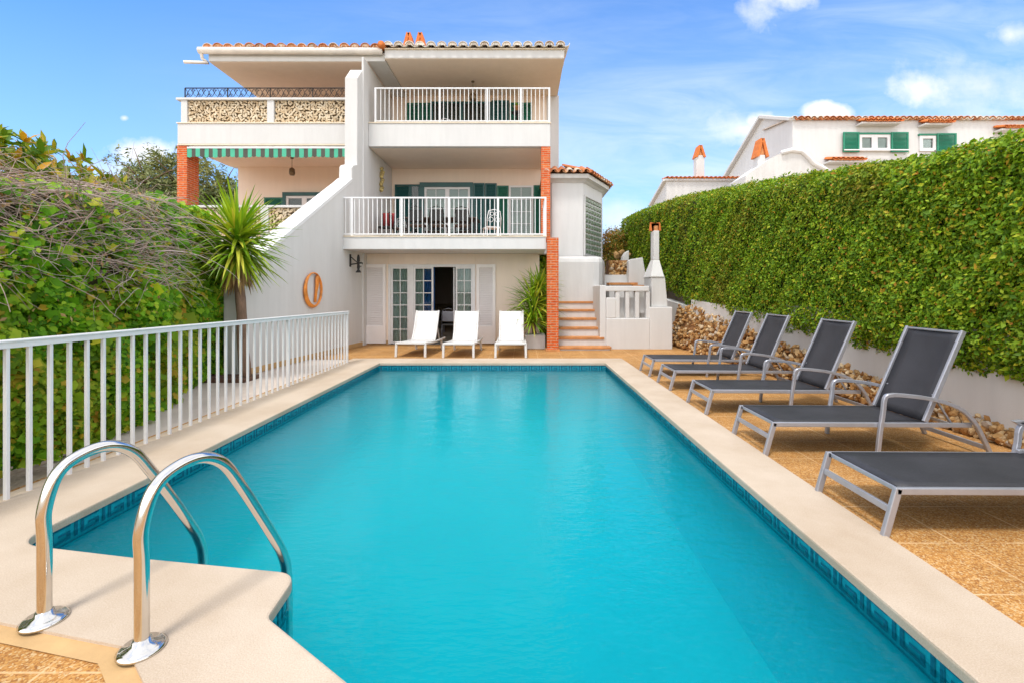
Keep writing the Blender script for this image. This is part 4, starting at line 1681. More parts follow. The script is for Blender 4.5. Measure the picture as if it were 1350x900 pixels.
def stones(mb, fn, n, s0, s1, flat=.7):
    """n rough stones placed by fn() -> (pos, normal)"""
    base = []
    t = (1 + 5 ** .5) / 2
    ico = [(-1, t, 0), (1, t, 0), (-1, -t, 0), (1, -t, 0), (0, -1, t), (0, 1, t), (0, -1, -t), (0, 1, -t), (t, 0, -1), (t, 0, 1), (-t, 0, -1), (-t, 0, 1)]
    fc = [(0, 11, 5), (0, 5, 1), (0, 1, 7), (0, 7, 10), (0, 10, 11), (1, 5, 9), (5, 11, 4), (11, 10, 2), (10, 7, 6), (7, 1, 8), (3, 9, 4), (3, 4, 2), (3, 2, 6), (3, 6, 8), (3, 8, 9), (4, 9, 5), (2, 4, 11), (6, 2, 10), (8, 6, 7), (9, 8, 1)]
    iv = [Vector(v).normalized() for v in ico]
    # one subdivision
    cache, faces = {}, []

    def mid(a, b):
        k = (min(a, b), max(a, b))
        if k not in cache:
            cache[k] = len(iv)
            iv.append((iv[a] + iv[b]).normalized())
        return cache[k]
    for a, b, c in fc:
        x, y, z = mid(a, b), mid(b, c), mid(c, a)
        faces += [(a, x, z), (b, y, x), (c, z, y), (x, y, z)]
    for _ in range(n):
        pos, nr = fn()
        r = random.uniform(s0, s1)
        q = Vector((random.gauss(0, 1), random.gauss(0, 1), random.gauss(0, 1))).normalized()
        rot = Matrix.Rotation(random.uniform(0, 6.28), 3, q)
        sc = Vector((random.uniform(.7, 1.3), random.uniform(.6, 1.), random.uniform(.55, .95)))
        cuts = [(Vector((random.gauss(0, 1), random.gauss(0, 1), random.gauss(0, 1))).normalized(), random.uniform(.42, .74)) for _ in range(9)]
        vs = []
        for v in iv:
            w = v.copy()
            for cn, cd in cuts:
                h = w.dot(cn)
                if h > cd:
                    w = w - cn * (h - cd)
            w = rot @ Vector((w.x * sc.x, w.y * sc.y, w.z * sc.z)) * r
            vs.append(Vector(pos) + w)
        mb.add(vs, faces, 0, False)


mb = MB()
stones(mb, lambda: ((random.uniform(XA(805, 15.6), XA(829, 15.6)), 15.6 + random.uniform(-.05, .1), random.uniform(1.95, 2.45)), None), 150, .05, .11)
mb.box(XA(803, 15.6), XA(828, 15.6), 15.65, 16.2, .5, 2.5, 1)
tag(mb.build('rubble_wall', [M['stone'], M['mortar']]), 'short orange rubble wall above the upper steps, right of the round tower', 'stone wall')
rk = [((812, 337), .17), ((819, 334.5), .22), ((825.5, 335.5), .17), ((818, 341.5), .15)]
for i, (p, r_) in enumerate(rk):
    dd = 17.2 + .3 * i
    mb = MB()
    stones(mb, lambda: ((XA(p[0], dd), dd, ZA(p[1], dd)), None), 1, r_, r_)
    lab = ['grey boulder at the left of the rockery on the rubble wall', 'largest grey-brown boulder of the rockery above the rubble wall', 'boulder at the right end of the rockery beside the white corner block', 'lowest boulder of the rockery, resting on the rubble wall'][i]
    tag(mb.build('boulder', M['stone']), lab, 'rock', 'rockery boulders')
d = 16.6
tag(MB().prism([(XA(820, d), 1.8), (XA(829.5, d), 1.8), (XA(829.5, d), ZA(330, d)), (XA(825, d), ZA(333, d)), (XA(822, d), ZA(338, d)), (XA(820, d), ZA(347, d))], 'y', d, d + .4)
    .build('corner_block', M['white'], None, bevel=.03), 'small jagged white wall block beside the rockery above the steps', 'wall')

# ================================================================== boundary wall and battered rubble wall behind the loungers
def wall_x(d):
    return 4.65 - (d - 4.4) * .046


mb = MB()
ds = [1.2, 4.4, 8, 12.0, 14.2]
for a, b in zip(ds[:-1], ds[1:]):
    x0, x1 = wall_x(a), wall_x(b)
    vs = [(x0, a, -.1), (x0 + .25, a, -.1), (x0 + .25, a, 1.05), (x0, a, 1.05), (x1, b, -.1), (x1 + .25, b, -.1), (x1 + .25, b, 1.25), (x1, b, 1.25)]
    mb.add(vs, [(0, 4, 7, 3), (3, 7, 6, 2), (1, 2, 6, 5)])
tag(mb.build('boundary_wall', M['white'], None), 'long white painted wall under the clipped hedge, above the rubble', 'wall')


def stone_top(d):
    return max(.04, .12 + (d - 4.4) * .130) if d < 12 else 1.08


def stone_base(d):
    return 4.60 - (d - 4.4) * .066


mb = MB()
for a, b in zip([1.5, 3, 4.4, 6, 8, 10], [3, 4.4, 6, 8, 10, 13.0]):
    vs = [(stone_base(a) + .04, a, -.05), (wall_x(a) + .02, a, stone_top(a) - .03), (wall_x(a) + .02, a, -.05),
          (stone_base(b) + .04, b, -.05), (wall_x(b) + .02, b, stone_top(b) - .03), (wall_x(b) + .02, b, -.05)]
    mb.add(vs, [(0, 1, 4, 3), (0, 2, 1), (3, 4, 5)], 1)


def rub():
    d = random.uniform(2.2, 12.9)
    t = random.random()
    zt = stone_top(d)
    z = t * zt
    x = stone_base(d) + (wall_x(d) - stone_base(d)) * t
    return (x + random.uniform(-.01, .04), d, max(.02, z + random.uniform(-.03, .04))), None


stones(mb, rub, 2300, .035, .078)
tag(mb.build('rubble_wall', [M['stone'], M['mortar']], recalc=True), 'long battered rubble stone wall behind the row of dark loungers', 'stone wall')

# ================================================================== white pool railing
fence = empty('pool_railing', (-3.62, 6, 0), 'white metal railing with square posts and flat balusters along the left edge of the pool', 'railing')
YA, YB = 2.05, 9.76
posts = [2.08, 4.745, 7.24, 9.74]


def rz(y):
    return 1.115 - (y - 3.3) * .0095


mb = MB()
mb.add([(-3.655, YA, rz(YA) - .018), (-3.585, YA, rz(YA) - .018), (-3.585, YA, rz(YA)), (-3.655, YA, rz(YA)), (-3.655, YB, rz(YB) - .018), (-3.585, YB, rz(YB) - .018), (-3.585, YB, rz(YB)), (-3.655, YB, rz(YB))],
       [(0, 1, 2, 3), (7, 6, 5, 4), (0, 4, 5, 1), (1, 5, 6, 2), (2, 6, 7, 3), (3, 7, 4, 0)])
mb.build('handrail', M['paintwhite'], fence, bevel=.007)
mb = MB()
mb.add([(-3.642, YA, rz(YA) - .058), (-3.598, YA, rz(YA) - .058), (-3.598, YA, rz(YA) - .0185), (-3.642, YA, rz(YA) - .0185), (-3.642, YB, rz(YB) - .058), (-3.598, YB, rz(YB) - .058), (-3.598, YB, rz(YB) - .0185), (-3.642, YB, rz(YB) - .0185)],
       [(0, 1, 2, 3), (7, 6, 5, 4), (0, 4, 5, 1), (1, 5, 6, 2), (2, 6, 7, 3), (3, 7, 4, 0)])
mb.build('top_channel', M['paintwhite'], fence)
y = 2.08
while y < YB:
    post = any(abs(y - p) < .06 for p in posts)
    w = .022 if post else .013
    MB().box(-3.62 - w, -3.62 + w, y - w, y + w, -.005, rz(y) - .055).build('post' if post else 'baluster', M['paintwhite'], fence, bevel=.003)
    y += .1523

# ================================================================== pool ladder
PROF = [(0, 0), (0, .18), (0, .36), (.0, .49), (.045, .635), (.135, .695), (.244, .700), (.338, .640), (.42, .512), (.52, .33), (.61, .155), (.66, .045), (.685, -.08), (.69, -.4), (.69, -1.0)]


def smooth_pts(P, m=6):
    out = []
    for i in range(len(P) - 1):
        p0, p1, p2, p3 = P[max(i - 1, 0)], P[i], P[i + 1], P[min(i + 2, len(P) - 1)]
        for k_ in range(m):
            t = k_ / m
            out.append(tuple(.5 * ((2 * b) + (c - a) * t + (2 * a - 5 * b + 4 * c - d_) * t * t + (3 * b - a - 3 * c + d_) * t ** 3) for a, b, c, d_ in zip(p0, p1, p2, p3)))
    out.append(P[-1])
    return out


lad = empty('pool_ladder', (-1.8, 2.0, 0), 'shiny stainless steel pool ladder with two arched handrails on the cream coping', 'ladder')
ENDS = []
for (x0, y0) in ((-1.549, 1.913), (-2.115, 2.08)):
    dx, dy = .40, .92
    pts = smooth_pts([(x0 + dx * s, y0 + dy * s, z) for s, z in PROF])
    h = MB().sweep(pts, .0265, 18).build('handrail', M['steel'], lad)
    MB().lathe([(.085, 0), (.085, .008), (.07, .02), (.036, .028), (.032, .045), (.027, .047)], (x0, y0, .0), 28).build('flange', M['steel'], h)
    ENDS.append((x0 + dx * .69, y0 + dy * .69))
for z in (-.42, -.68, -.94):
    a, b = ENDS
    MB().bar((a[0], a[1], z), (b[0], b[1], z), .075, .03).build('rung', M['steel'], lad, bevel=.006)


# ================================================================== loungers
def textile(mb, prof, y0, y1, th=.014, ny=6, sag=.018, mi=0):
    """sling sheet: profile points (x, z) swept across y with a slight sag"""
    n = len(prof)
    vs, fs = [], []
    for lay in (0, 1):
        for i, (x, z) in enumerate(prof):
            a = prof[max(i - 1, 0)]
            b = prof[min(i + 1, n - 1)]
            t = Vector((b[0] - a[0], b[1] - a[1])).normalized()
            nx, nz = -t.y, t.x
            for j in range(ny + 1):
                q = j / ny
                s_ = -sag * 4 * q * (1 - q) * min(1, 4 * min(i, n - 1 - i) / n + .15)
                o = s_ - (th if lay else 0)
                vs.append((x + nx * o, y0 + (y1 - y0) * q, z + nz * o))
    k_ = n * (ny + 1)
    for i in range(n - 1):
        for j in range(ny):
            a = i * (ny + 1) + j
            fs.append((a, a + ny + 1, a + ny + 2, a + 1))
            fs.append((k_ + a, k_ + a + 1, k_ + a + ny + 2, k_ + a + ny + 1))
    for i in range(n - 1):
        for j in (0, ny):
            a = i * (ny + 1) + j
            fs.append((a, a + ny + 1, k_ + a + ny + 1, k_ + a))
    for j in range(ny):
        for i in (0, n - 1):
            a = i * (ny + 1) + j
            fs.append((a, a + 1, k_ + a + 1, k_ + a))
    mb.add(vs, fs, mi, True)


def lerp2(a, b, n):
    return [(a[0] + (b[0] - a[0]) * i / n, a[1] + (b[1] - a[1]) * i / n) for i in range(n + 1)]


def make_lounger(label, arm_shift=0., arm_h=1., tip=(1.775, 1.115)):
    root = empty('sun_lounger', (0, 0, 0), label, 'sun lounger', 'grey sun loungers in a row beside the pool')
    W = .315
    fr = MB()
    for s in (-1, 1):
        fr.bar((.045, s * W, .282), (1.83, s * W, .274), .030, .042)
    fr.bar((.075, -W, .282), (.075, W, .282), .028, .03, up=(0, 0, 1))
    fr.bar((1.40, -W, .262), (1.40, W, .262), .028, .028)
    fr.build('frame', M['alu'], root, bevel=.006)
    for s in (-1, 1):
        MB().bar((-.022, s * W, .0), (.062, s * W, .30), .030, .044, up=(1, 0, 0)).build('leg', M['alu'], root, bevel=.006)
    MB().bar((.022, -W + .015, .165), (.022, W - .015, .165), .022, .042).build('stretcher', M['alu'], root, bevel=.004)
    for s in (-1, 1):
        o = W + .034
        a = arm_shift
        pts = smooth_pts([(.965 + a, s * o, 0), (.985 + a, s * o, .2), (1.015 + a, s * o, .40 * arm_h), (1.03 + a, s * o, .52 * arm_h), (1.075 + a, s * o, .55 * arm_h), (1.2 + a, s * o, .548 * arm_h), (1.45, s * o, .515), (1.68, s * o, .44), (1.82, s * o, .32), (1.91, s * o, .16), (1.985, s * o, .0)], 3)
        MB().sweep(pts, .024, 4, smooth=False, ry=.024, up=(0, 1, 0)).build('armrest', M['alu'], root, bevel=.004, seg=1)
    MB().bar((1.955, -W - .02, .075), (1.955, W + .02, .075), .024, .04).build('stretcher', M['alu'], root, bevel=.004)
    mb = MB()
    textile(mb, lerp2((.07, .306), (1.42, .300), 12), -W + .012, W - .012)
    mb.build('seat', M['dkfabric'], root)
    hb, tp = (1.425, .30), tip
    mb = MB()
    for s in (-1, 1):
        mb.bar((hb[0], s * (W - .012), hb[1]), (tp[0], s * (W - .012), tp[1]), .028, .045, up=(-1, 0, .4))
    mb.bar((tp[0] - .006, -W + .02, tp[1] - .014), (tp[0] - .006, W - .02, tp[1] - .014), .02, .02)
    bf = mb.build('back_frame', M['alu'], root, bevel=.006)
    mb = MB()
    textile(mb, lerp2((hb[0] + .0, hb[1] + .0), (tp[0], tp[1]), 10), -W + .028, W - .028, sag=.03)
    mb.build('backrest', M['dkfabric'], root)
    # prop that holds the backrest up
    mb = MB()
    for s in (-1, 1):
        mb.bar((1.53, s * (W - .05), .54), (1.70, s * (W - .05), .275), .014, .014, up=(1, 0, 0))
    mb.bar((1.70, -W, .268), (1.70, W, .268), .022, .022)
    if tip[1] > .6:
        mb.build('prop', M['alu'], root)
    return root


LL = ['farthest dark grey sun lounger, next to the white wall corner',
      'second dark grey sun lounger from the white wall corner',
      'middle dark grey sun lounger of the row of five beside the pool',
      'biggest whole dark grey sun lounger, second in the row after the cut-off flat one',
      'dark grey sun lounger cut by the photo edge, only its flat seat showing']
SP = [(8.50, 2.225, 0.), (7.35, 2.225, .2), (5.965, 2.225, -.2), (4.55, 2.205, .0)]
proto = make_lounger(LL[0])
for i, (y, x, r_) in enumerate(SP):
    o = proto if i == 0 else copy_tree(proto)
    o['label'] = LL[i]
    o.location = (x, y, -.018)
    o.rotation_euler = (0, 0, R(r_))
o = make_lounger(LL[4], arm_shift=.46, arm_h=.88, tip=(2.30, .36))
o.location = (2.185, 3.13, -.018)


def make_white_lounger():
    root = empty('sun_lounger', (0, 0, 0), 'x', 'sun lounger', 'white sun loungers by the house')
    W = .335
    fr = MB()
    for s in (-1, 1):
        fr.sweep([(s * W, .0, .315), (s * W, .45, .285), (s * W, 1.0, .262), (s * W, 1.75, .27)], .030, 4, smooth=False, ry=.032)
    fr.sweep([(-W, .0, .312), (W, .0, .312)], .03, 4, smooth=False, ry=.03)
    fr.build('frame', M['resin'], root, bevel=.008)
    for s in (-1, 1):
        MB().bar((s * (W + .005), -.005, 0), (s * W, .02, .31), .052, .05, up=(0, 1, 0)).build('leg', M['resin'], root, bevel=.008)
        MB().bar((s * (W + .005), 1.48, 0), (s * W, 1.40, .27), .052, .05, up=(0, 1, 0)).build('leg', M['resin'], root, bevel=.008)
    mb = MB()
    textile(mb, [(0.0, .335), (.15, .33), (.4, .312), (.7, .292), (.95, .285)], -W + .01, W - .01, sag=.008)
    mb.v = [(b, a, c) for a, b, c in mb.v]
    mb.build('seat', M['resin'], root)
    mb = MB()
    textile(mb, [(.93, .285), (1.0, .335), (1.08, .45), (1.2, .68), (1.335, .985)], -W + .045, W - .045, sag=.012, th=.03)
    mb.v = [(b, a, c) for a, b, c in mb.v]
    for s in (-1, 1):
        mb.sweep([(s * (W - .05), .93, .27), (s * (W - .05), 1.01, .33), (s * (W - .05), 1.09, .45), (s * (W - .05), 1.21, .68), (s * (W - .05), 1.345, .99)], .024, 6, ry=.024)
    mb.build('backrest', M['resin'], root)
    mb = MB()
    for s in (-1, 1):
        mb.bar((s * .25, 1.24, .72), (s * .25, 1.52, .27), .03, .03, up=(0, 1, 0))
    mb.build('prop', M['resin'], root)
    return root


WL = ['white sun lounger in front of the left glazed door, nearest the railing', 'white sun lounger in the middle of the three before the glazed doors', 'white sun lounger beside the potted yucca and brick pillar']
wp = make_white_lounger()
for i, (x, y, r_) in enumerate([(XA(541, 10.6), 10.62, -5.), (XA(604.5, 10.52), 10.50, -1.5), (XA(673.3, 10.52), 10.50, .6)]):
    o = wp if i == 0 else copy_tree(wp)
    o['label'] = WL[i]
    o.location = (x, y, -.018)
    o.rotation_euler = (0, 0, R(r_))

# ================================================================== balcony and room furniture
def dining_table(x, y, z, lx, ly, label, top, leg, h=.74):
    t = empty('dining_table', (x, y, z), label, 'table')
    MB().box(x - lx / 2, x + lx / 2, y - ly / 2, y + ly / 2, z + h - .035, z + h).build('table_top', M[top], t, bevel=.006)
    for sx in (-1, 1):
        for sy in (-1, 1):
            MB().box(x + sx * (lx / 2 - .08) - .025, x + sx * (lx / 2 - .08) + .025, y + sy * (ly / 2 - .08) - .025, y + sy * (ly / 2 - .08) + .025, z, z + h - .036).build('leg', M[leg], t)
    return t


def make_chair(label, fr, pad, group, scroll=True):
    t = empty('dining_chair', (0, 0, 0), label, 'chair', group)
    for sx in (-1, 1):
        MB().bar((sx * .20, -.20, 0), (sx * .20, -.18, .44), .024, .024, up=(0, 1, 0)).build('leg', M[fr], t)
        MB().bar((sx * .20, .24, 0), (sx * .20, .20, .44), .024, .024, up=(0, 1, 0)).build('leg', M[fr], t)
    MB().box(-.22, .22, -.22, .22, .43, .475).build('seat', M[pad], t, bevel=.012)
    mb = MB()
    mb.sweep([(-.20, .21, .44), (-.205, .25, .70), (-.17, .28, .90), (0, .29, .95), (.17, .28, .90), (.205, .25, .70), (.20, .21, .44)], .013, 6)
    if scroll:
        for sx in (-1, 1):
            mb.sweep([(sx * (.10 + .07 * math.cos(a * .55)), .262, .66 + .07 * math.sin(a * .55)) for a in range(12)], .009, 4)
            mb.sweep([(sx * (.07 + .05 * math.cos(a * .55)), .275, .82 + .05 * math.sin(a * .55)) for a in range(12)], .009, 4)
        mb.sweep([(0, .24, .48), (0, .27, .75), (0, .288, .94)], .010, 4)
    else:
        mb.box(-.18, .18, .235, .26, .55, .86)
    mb.build('backrest', M[fr], t)
    return t


FZ = 2.853
dining_table(-2.35, 13.95, FZ, 2.1, .95, 'dark dining table with a pale edge on the middle balcony', 'wood', 'black')
c0 = make_chair('x', 'black', 'wood', 'dark chairs around the balcony table', False)
cl = ['black chair at the left end of the balcony table', 'black chair at the front left of the balcony table', 'black chair at the front centre of the balcony table', 'black chair at the front right of the balcony table',
      'black chair at the rear left of the balcony table', 'black chair at the rear right of the balcony table']
for i, (x, y, r_) in enumerate([(-3.62, 13.9, 90), (-2.95, 13.22, 180), (-2.35, 13.2, 176), (-1.70, 13.25, 184), (-2.8, 14.7, 0), (-1.8, 14.7, 4)]):
    o = c0 if i == 0 else copy_tree(c0)
    o['label'] = cl[i]
    o.location = (x, y, FZ)
    o.rotation_euler = (0, 0, R(r_))
c1 = make_chair('scroll-backed white iron chair near the right shutters of the middle balcony', 'paintwhite', 'resin', 'white chairs on the middle balcony')
c1.location, c1.rotation_euler = (-.90, 13.7, FZ), (0, 0, R(200))
c2 = copy_tree(c1)
c2['label'] = 'scroll-backed white iron chair near the left shutters of the middle balcony'
c2.location, c2.rotation_euler = (-4.0 + .35, 14.9, FZ), (0, 0, R(60))
t = empty('draped_chair', (-4.02, 13.6, FZ), 'chair draped with a dark red cloth at the left end of the middle balcony', 'chair')
mb = MB()
for sx in (-1, 1):
    for sy in (-1, 1):
        mb.bar((-3.95 + sx * .18, 13.6 + sy * .18, FZ), (-3.95 + sx * .18, 13.6 + sy * .18, FZ + .44), .03, .03, up=(0, 1, 0))
mb.box(-4.15, -3.75, 13.4, 13.8, FZ + .43, FZ + .47)
mb.bar((-4.12, 13.8, FZ + .44), (-4.14, 13.9, FZ + .9), .03, .03)
mb.bar((-3.78, 13.8, FZ + .44), (-3.76, 13.9, FZ + .9), .03, .03)
mb.build('frame', M['black'], t)
mb = MB()
textile(mb, [(13.86, FZ + .50), (13.88, FZ + .75), (13.90, FZ + .92), (13.93, FZ + .93), (13.96, FZ + .8)], -4.14, -3.76, th=.02, sag=.02)
mb.v = [(b, a, c) for a, b, c in mb.v]
mb.build('cloth', M['red'], t)
# top balcony
UZ = 5.70
c3 = make_chair('white slatted chair on the top balcony by the dark glass doors', 'paintwhite', 'resin', 'white chairs on the top balcony', False)
c3.location, c3.rotation_euler = (XA(590, 14.4), 14.4, UZ), (0, 0, R(170))
c4 = copy_tree(c3)
c4['label'] = 'white slatted chair on the top balcony nearer the left green shutters'
c4.location, c4.rotation_euler = (XA(574, 14.7), 14.7, UZ), (0, 0, R(140))
dining_table(XA(622, 14.8), 14.8, UZ, 1.5, .8, 'long dark table on the top balcony behind the white bars', 'wood', 'black', .80)
t = empty('potted_plant', (XA(686, 14.0), 14.0, UZ), 'small potted succulents on a stand at the right end of the top balcony', 'plant')
xc = XA(682, 14.0)
MB().lathe([(.16, 0), (.16, .02), (.03, .03), (.03, 1.05), (.17, 1.06), (.17, 1.09)], (xc, 14, UZ), 12).build('stand', M['black'], t)
MB().lathe([(.08, 1.09), (.11, 1.25), (.12, 1.25), (.09, 1.20)], (xc, 14, UZ), 12).build('pot', M['terracotta'], t)
bs, dr, ln, bd = [], [], [], []
for i in range(26):
    a, e_ = random.uniform(0, 6.28), random.uniform(.2, 1.2)
    bs.append((xc, 14, UZ + 1.24))
    dr.append((math.cos(a) * math.cos(e_), math.sin(a) * math.cos(e_), math.sin(e_)))
    ln.append(random.uniform(.14, .26))
    bd.append(.8)
blades('foliage', bs, dr, ln, .035, bd, LEAF['yucca'], t, 3)

# living room
dining_table(-2.2, 15.6, .005, 1.3, .8, 'dark table inside the living room behind the open glazed door', 'wood', 'wood')
c5 = make_chair('grey metal chair just inside the open living room door', 'alu', 'roomfloor', None, False)
c5.location, c5.rotation_euler = (-2.25, 14.5, .005), (0, 0, R(180))


def curtain(label, x0, x1, y, z0, z1, mat, amp=.03, k=9):
    n = 60
    vs, fs = [], []
    for lay in (0, .006):
        for i in range(n + 1):
            x = x0 + (x1 - x0) * i / n
            yy = y + lay + amp * math.sin(i / n * k * 6.28) * (.7 + .3 * math.sin(i * .37))
            vs += [(x, yy, z0), (x, yy + .01, z1)]
    for o in (0, 2 * (n + 1)):
        for i in range(n):
            a = o + 2 * i
            fs.append((a, a + 2, a + 3, a + 1))
    mb = MB().add(vs, fs, 0, True)
    return tag(mb.build('curtain', M[mat], recalc=False), label, 'curtain')


curtain('pale net curtain behind the left fixed glazed door', XA(514, DG) - .02, XA(540, DG), DG + .2, .03, 2.15, 'curtain', .012, 7)
curtain('blue curtain hanging behind the second glazed door', XA(556, DG), XA(571, DG), DG + .22, .03, 2.15, 'curtain_blue', .03, 4)
curtain('white curtain beside the blue one behind the second glazed door', XA(544, DG), XA(556, DG), DG + .24, .03, 2.15, 'curtain', .02, 4)
curtain('grey-beige curtain behind the right fixed glazed door', XA(602, DG), XA(627, DG), DG + .22, .03, 2.15, 'curtain', .03, 6)

# ================================================================== the white villa on the slope and its low neighbour
def hill_tiles(mb, pts, n, r=.17, ln=.9, rise=.4):
    """a row of barrel tile ends along a 3-D eaves line pts[0] -> pts[1], running back"""
    a, b = Vector(pts[0]), Vector(pts[1])
    e = (b - a) / n
    en = e.normalized()
    back = Vector((-en.y, en.x, 0)).normalized()
    for i in range(n):
        c = a + e * (i + .5)
        for sg, off, oz in ((1, 0, .0), (-1, .5, .06)):
            vs, fs = [], []
            for t, zz_ in ((-.05, 0), (ln, rise)):
                for th in (1, .8):
                    for s_ in range(7):
                        an = math.pi * s_ / 6
                        p = c + e * off + back * t + en * (math.cos(an) * r * th)
                        vs.append((p.x, p.y, p.z + zz_ + oz + sg * math.sin(an) * r * th * .85 + RNG.normal() * .004))
            for s_ in range(6):
                fs += [(s_, s_ + 1, 14 + s_ + 1, 14 + s_), (7 + s_, 21 + s_, 21 + s_ + 1, 7 + s_ + 1), (s_, 7 + s_, 7 + s_ + 1, s_ + 1)]
            mb.add(vs, fs)


DV = 26.0
hv = empty('villa', (20, DV, 5), 'white villa on the slope above the hedge with bright green shutters and orange chimneys', 'house')
GX = XA(1045, DV)
zE = ZA(159, DV)
mb = MB()
mb.prism([(DV, 2), (DV, zE), (29.2, ZA(156, 29.2)), (34.5, ZA(237, 34.5)), (34.5, 2)], 'x', GX, 33)
mb.build('wall', M['white'], hv)
mb = MB()
hill_tiles(mb, [(GX - .15, DV - .15, zE + .05), (33, DV - .15, zE + .05)], 52, rise=.42, ln=3.2)
mb.build('roof_tiles', M['tile'], hv, recalc=False)
mb = MB()
mb.bar((GX - .05, DV - .1, zE + .04), (GX - .05, 29.2, ZA(156, 29.2) + .08), .45, .16)
mb.bar((GX - .05, 29.2, ZA(156, 29.2) + .08), (GX - .05, 34.6, ZA(237, 34.5) + .08), .45, .16)
mb.build('verge', M['white2'], hv)


def hw(px, py):
    return XA(px, DV), ZA(py, DV)


def hill_window(x0, x1, y0, y1, shl, shr, rail=False, twin=True):
    a, z1 = hw(x0, y0)
    b, z0 = hw(x1, y1)
    k = 2 if twin else 1
    ws = []
    for i in range(k):
        w = glazed(hv, 'window', a + (b - a) * i / k, a + (b - a) * (i + 1) / k, z0, z1, DV - .004, 1, 1, fr=.16, th=.10, back='curtain')
        ws.append(w)
    for sh in (shl, shr):
        if sh:
            mb = MB()
            p, q = XA(sh[0], DV), XA(sh[1], DV)
            louvre(mb, p, q, z0 - .08, z1 + .12, DV - .10, th=.06, fr=.08, pitch=.07)
            mb.build('shutter', M['green2'], hv)
    MB().box(a - .05, b + .05, DV - .14, DV - .003, z1 + .005, z1 + .10).build('lintel', M['green2'], hv)
    if rail:
        MB().bar((XA(shl[0], DV), DV - .22, z0 + .02), (XA(shr[1], DV), DV - .22, z0 + .02), .05, .06).build('bar', M['paintwhite'], hv)


hill_window(1131, 1172, 178.5, 200, (1109.5, 1130.5), (1172.5, 1195), rail=True)
hill_window(1211, 1232, 180, 200, None, (1232.5, 1258), twin=False)
for (p0, p1, py, n) in ((1129, 1178, 163.5, 8), (1211, 1244, 165, 6), (1310, 1336, 172, 5), (1087, 1130, 213.5, 7)):
    mb = MB()
    z = ZA(py, DV)
    hill_tiles(mb, [(XA(p0, DV), DV - .55, z - .02), (XA(p1, DV), DV - .55, z - .02)], n, r=.15, ln=.55, rise=.16)
    mb.box(XA(p0, DV) - .05, XA(p1, DV) + .05, DV - .5, DV - .004, z - .16, z - .07, 1)
    mb.build('tile_canopy', [M['tilered'], M['white2']], hv, recalc=False)
# curved chimney-breast wall with its thick white rim, in front of the gable
d = 24.2
prof = [(983, 232), (1000, 220), (1016, 209), (1030, 202), (1043, 198.5), (1056, 200), (1064, 206.5), (1072, 216), (1083, 221.5), (1092, 227)]
poly = [(XA(p, d), ZA(q, d)) for p, q in prof]
mb = MB()
mb.prism(poly + [(poly[-1][0], 3), (poly[0][0], 3)], 'y', d, d + 1.9)
arch = mb.build('curved_wall', M['white2'], hv)
mb = MB()
mb.sweep([(x, d - .02, z) for x, z in poly[3:]], .16, 8, ry=.12)
mb.build('rim', M['paintwhite'], arch)


def hill_chimney(parent, px0, px1, pyt, pyb, capx0, capx1, capt, d, name='chimney'):
    mb = MB()
    mb.box(XA(px0, d), XA(px1, d), d, d + .5, ZA(pyb, d) - 1, ZA(pyt, d))
    c = mb.build(name, M['white2'], parent, bevel=.02)
    mb = MB()
    a, b = XA(capx0, d), XA(capx1, d)
    m_ = (a + b) / 2
    w = (b - a)
    z0, z1 = ZA(pyt + 2.5, d), ZA(capt, d)
    for s in (-1, 1):
        mb.add([(m_ + s * w * .5, d - .06, z0), (m_ + s * w * .5, d + .56, z0), (m_ + s * w * .13, d + .56, z1), (m_ + s * w * .13, d - .06, z1),
                (m_ + s * w * .27, d - .06, z0), (m_ + s * w * .27, d + .56, z0), (m_ - s * w * .05, d + .56, z1 - .04), (m_ - s * w * .05, d - .06, z1 - .04)],
               [(0, 1, 2, 3), (4, 7, 6, 5), (0, 3, 7, 4), (1, 5, 6, 2), (3, 2, 6, 7), (0, 4, 5, 1)])
    mb.box(m_ - w * .2, m_ + w * .2, d + .05, d + .5, z0, z1 - .25)
    mb.build('cap', M['tilered'], c)


hill_chimney(hv, 999, 1009, 204.5, 225, 996.5, 1013.5, 182.5, 24.9)

DLb = 28.0
lb = empty('outbuilding', (11, DLb, 4), 'low white building with a thin tiled eave and tall chimney beyond the hedge', 'house')
mb = MB()
x0, x1 = XA(878.5, DLb), XA(990, DLb)
mb.prism([(DLb, 1), (DLb, ZA(237.5, DLb)), (28.6, ZA(236.5, 28.6)), (31.2, ZA(272, 31.2)), (31.2, 1)], 'x', x0, x1)
mb.build('wall', M['white2'], lb)
mb = MB()
hill_tiles(mb, [(x0 - .1, DLb - .15, ZA(238, DLb) + .1), (x1, DLb - .15, ZA(238, DLb) + .1)], 20, r=.12, ln=.8, rise=.1)
mb.build('roof_tiles', M['tilered'], lb, recalc=False)
MB().box(x0 - .12, x1, DLb - .12, DLb + .6, ZA(238.5, DLb) - .02, ZA(238.5, DLb) + .10).build('eave', M['white2'], lb)
MB().bar((x0 - .04, DLb, ZA(238, DLb) + .02), (x0 - .04, 31.2, ZA(272, 31.2) + .05), .3, .14).build('verge', M['white2'], lb)
hill_chimney(lb, 918, 929, 205, 236, 916.5, 930.5, 191.5, 28.3)

# far left: a house beyond the olive tree
fh = empty('far_house', (-24, 32, 5), 'distant pale house with a beige flat eave, half hidden behind the olive tree', 'house')
MB().box(XA(128, 32), XA(185, 32), 32.4, 36, 2, ZA(249, 32)).build('wall', M['white2'], fh)
MB().box(XA(122, 32), XA(190, 32), 31.6, 36.4, ZA(248.5, 32), ZA(243.5, 32)).build('roof', M['lip'], fh)

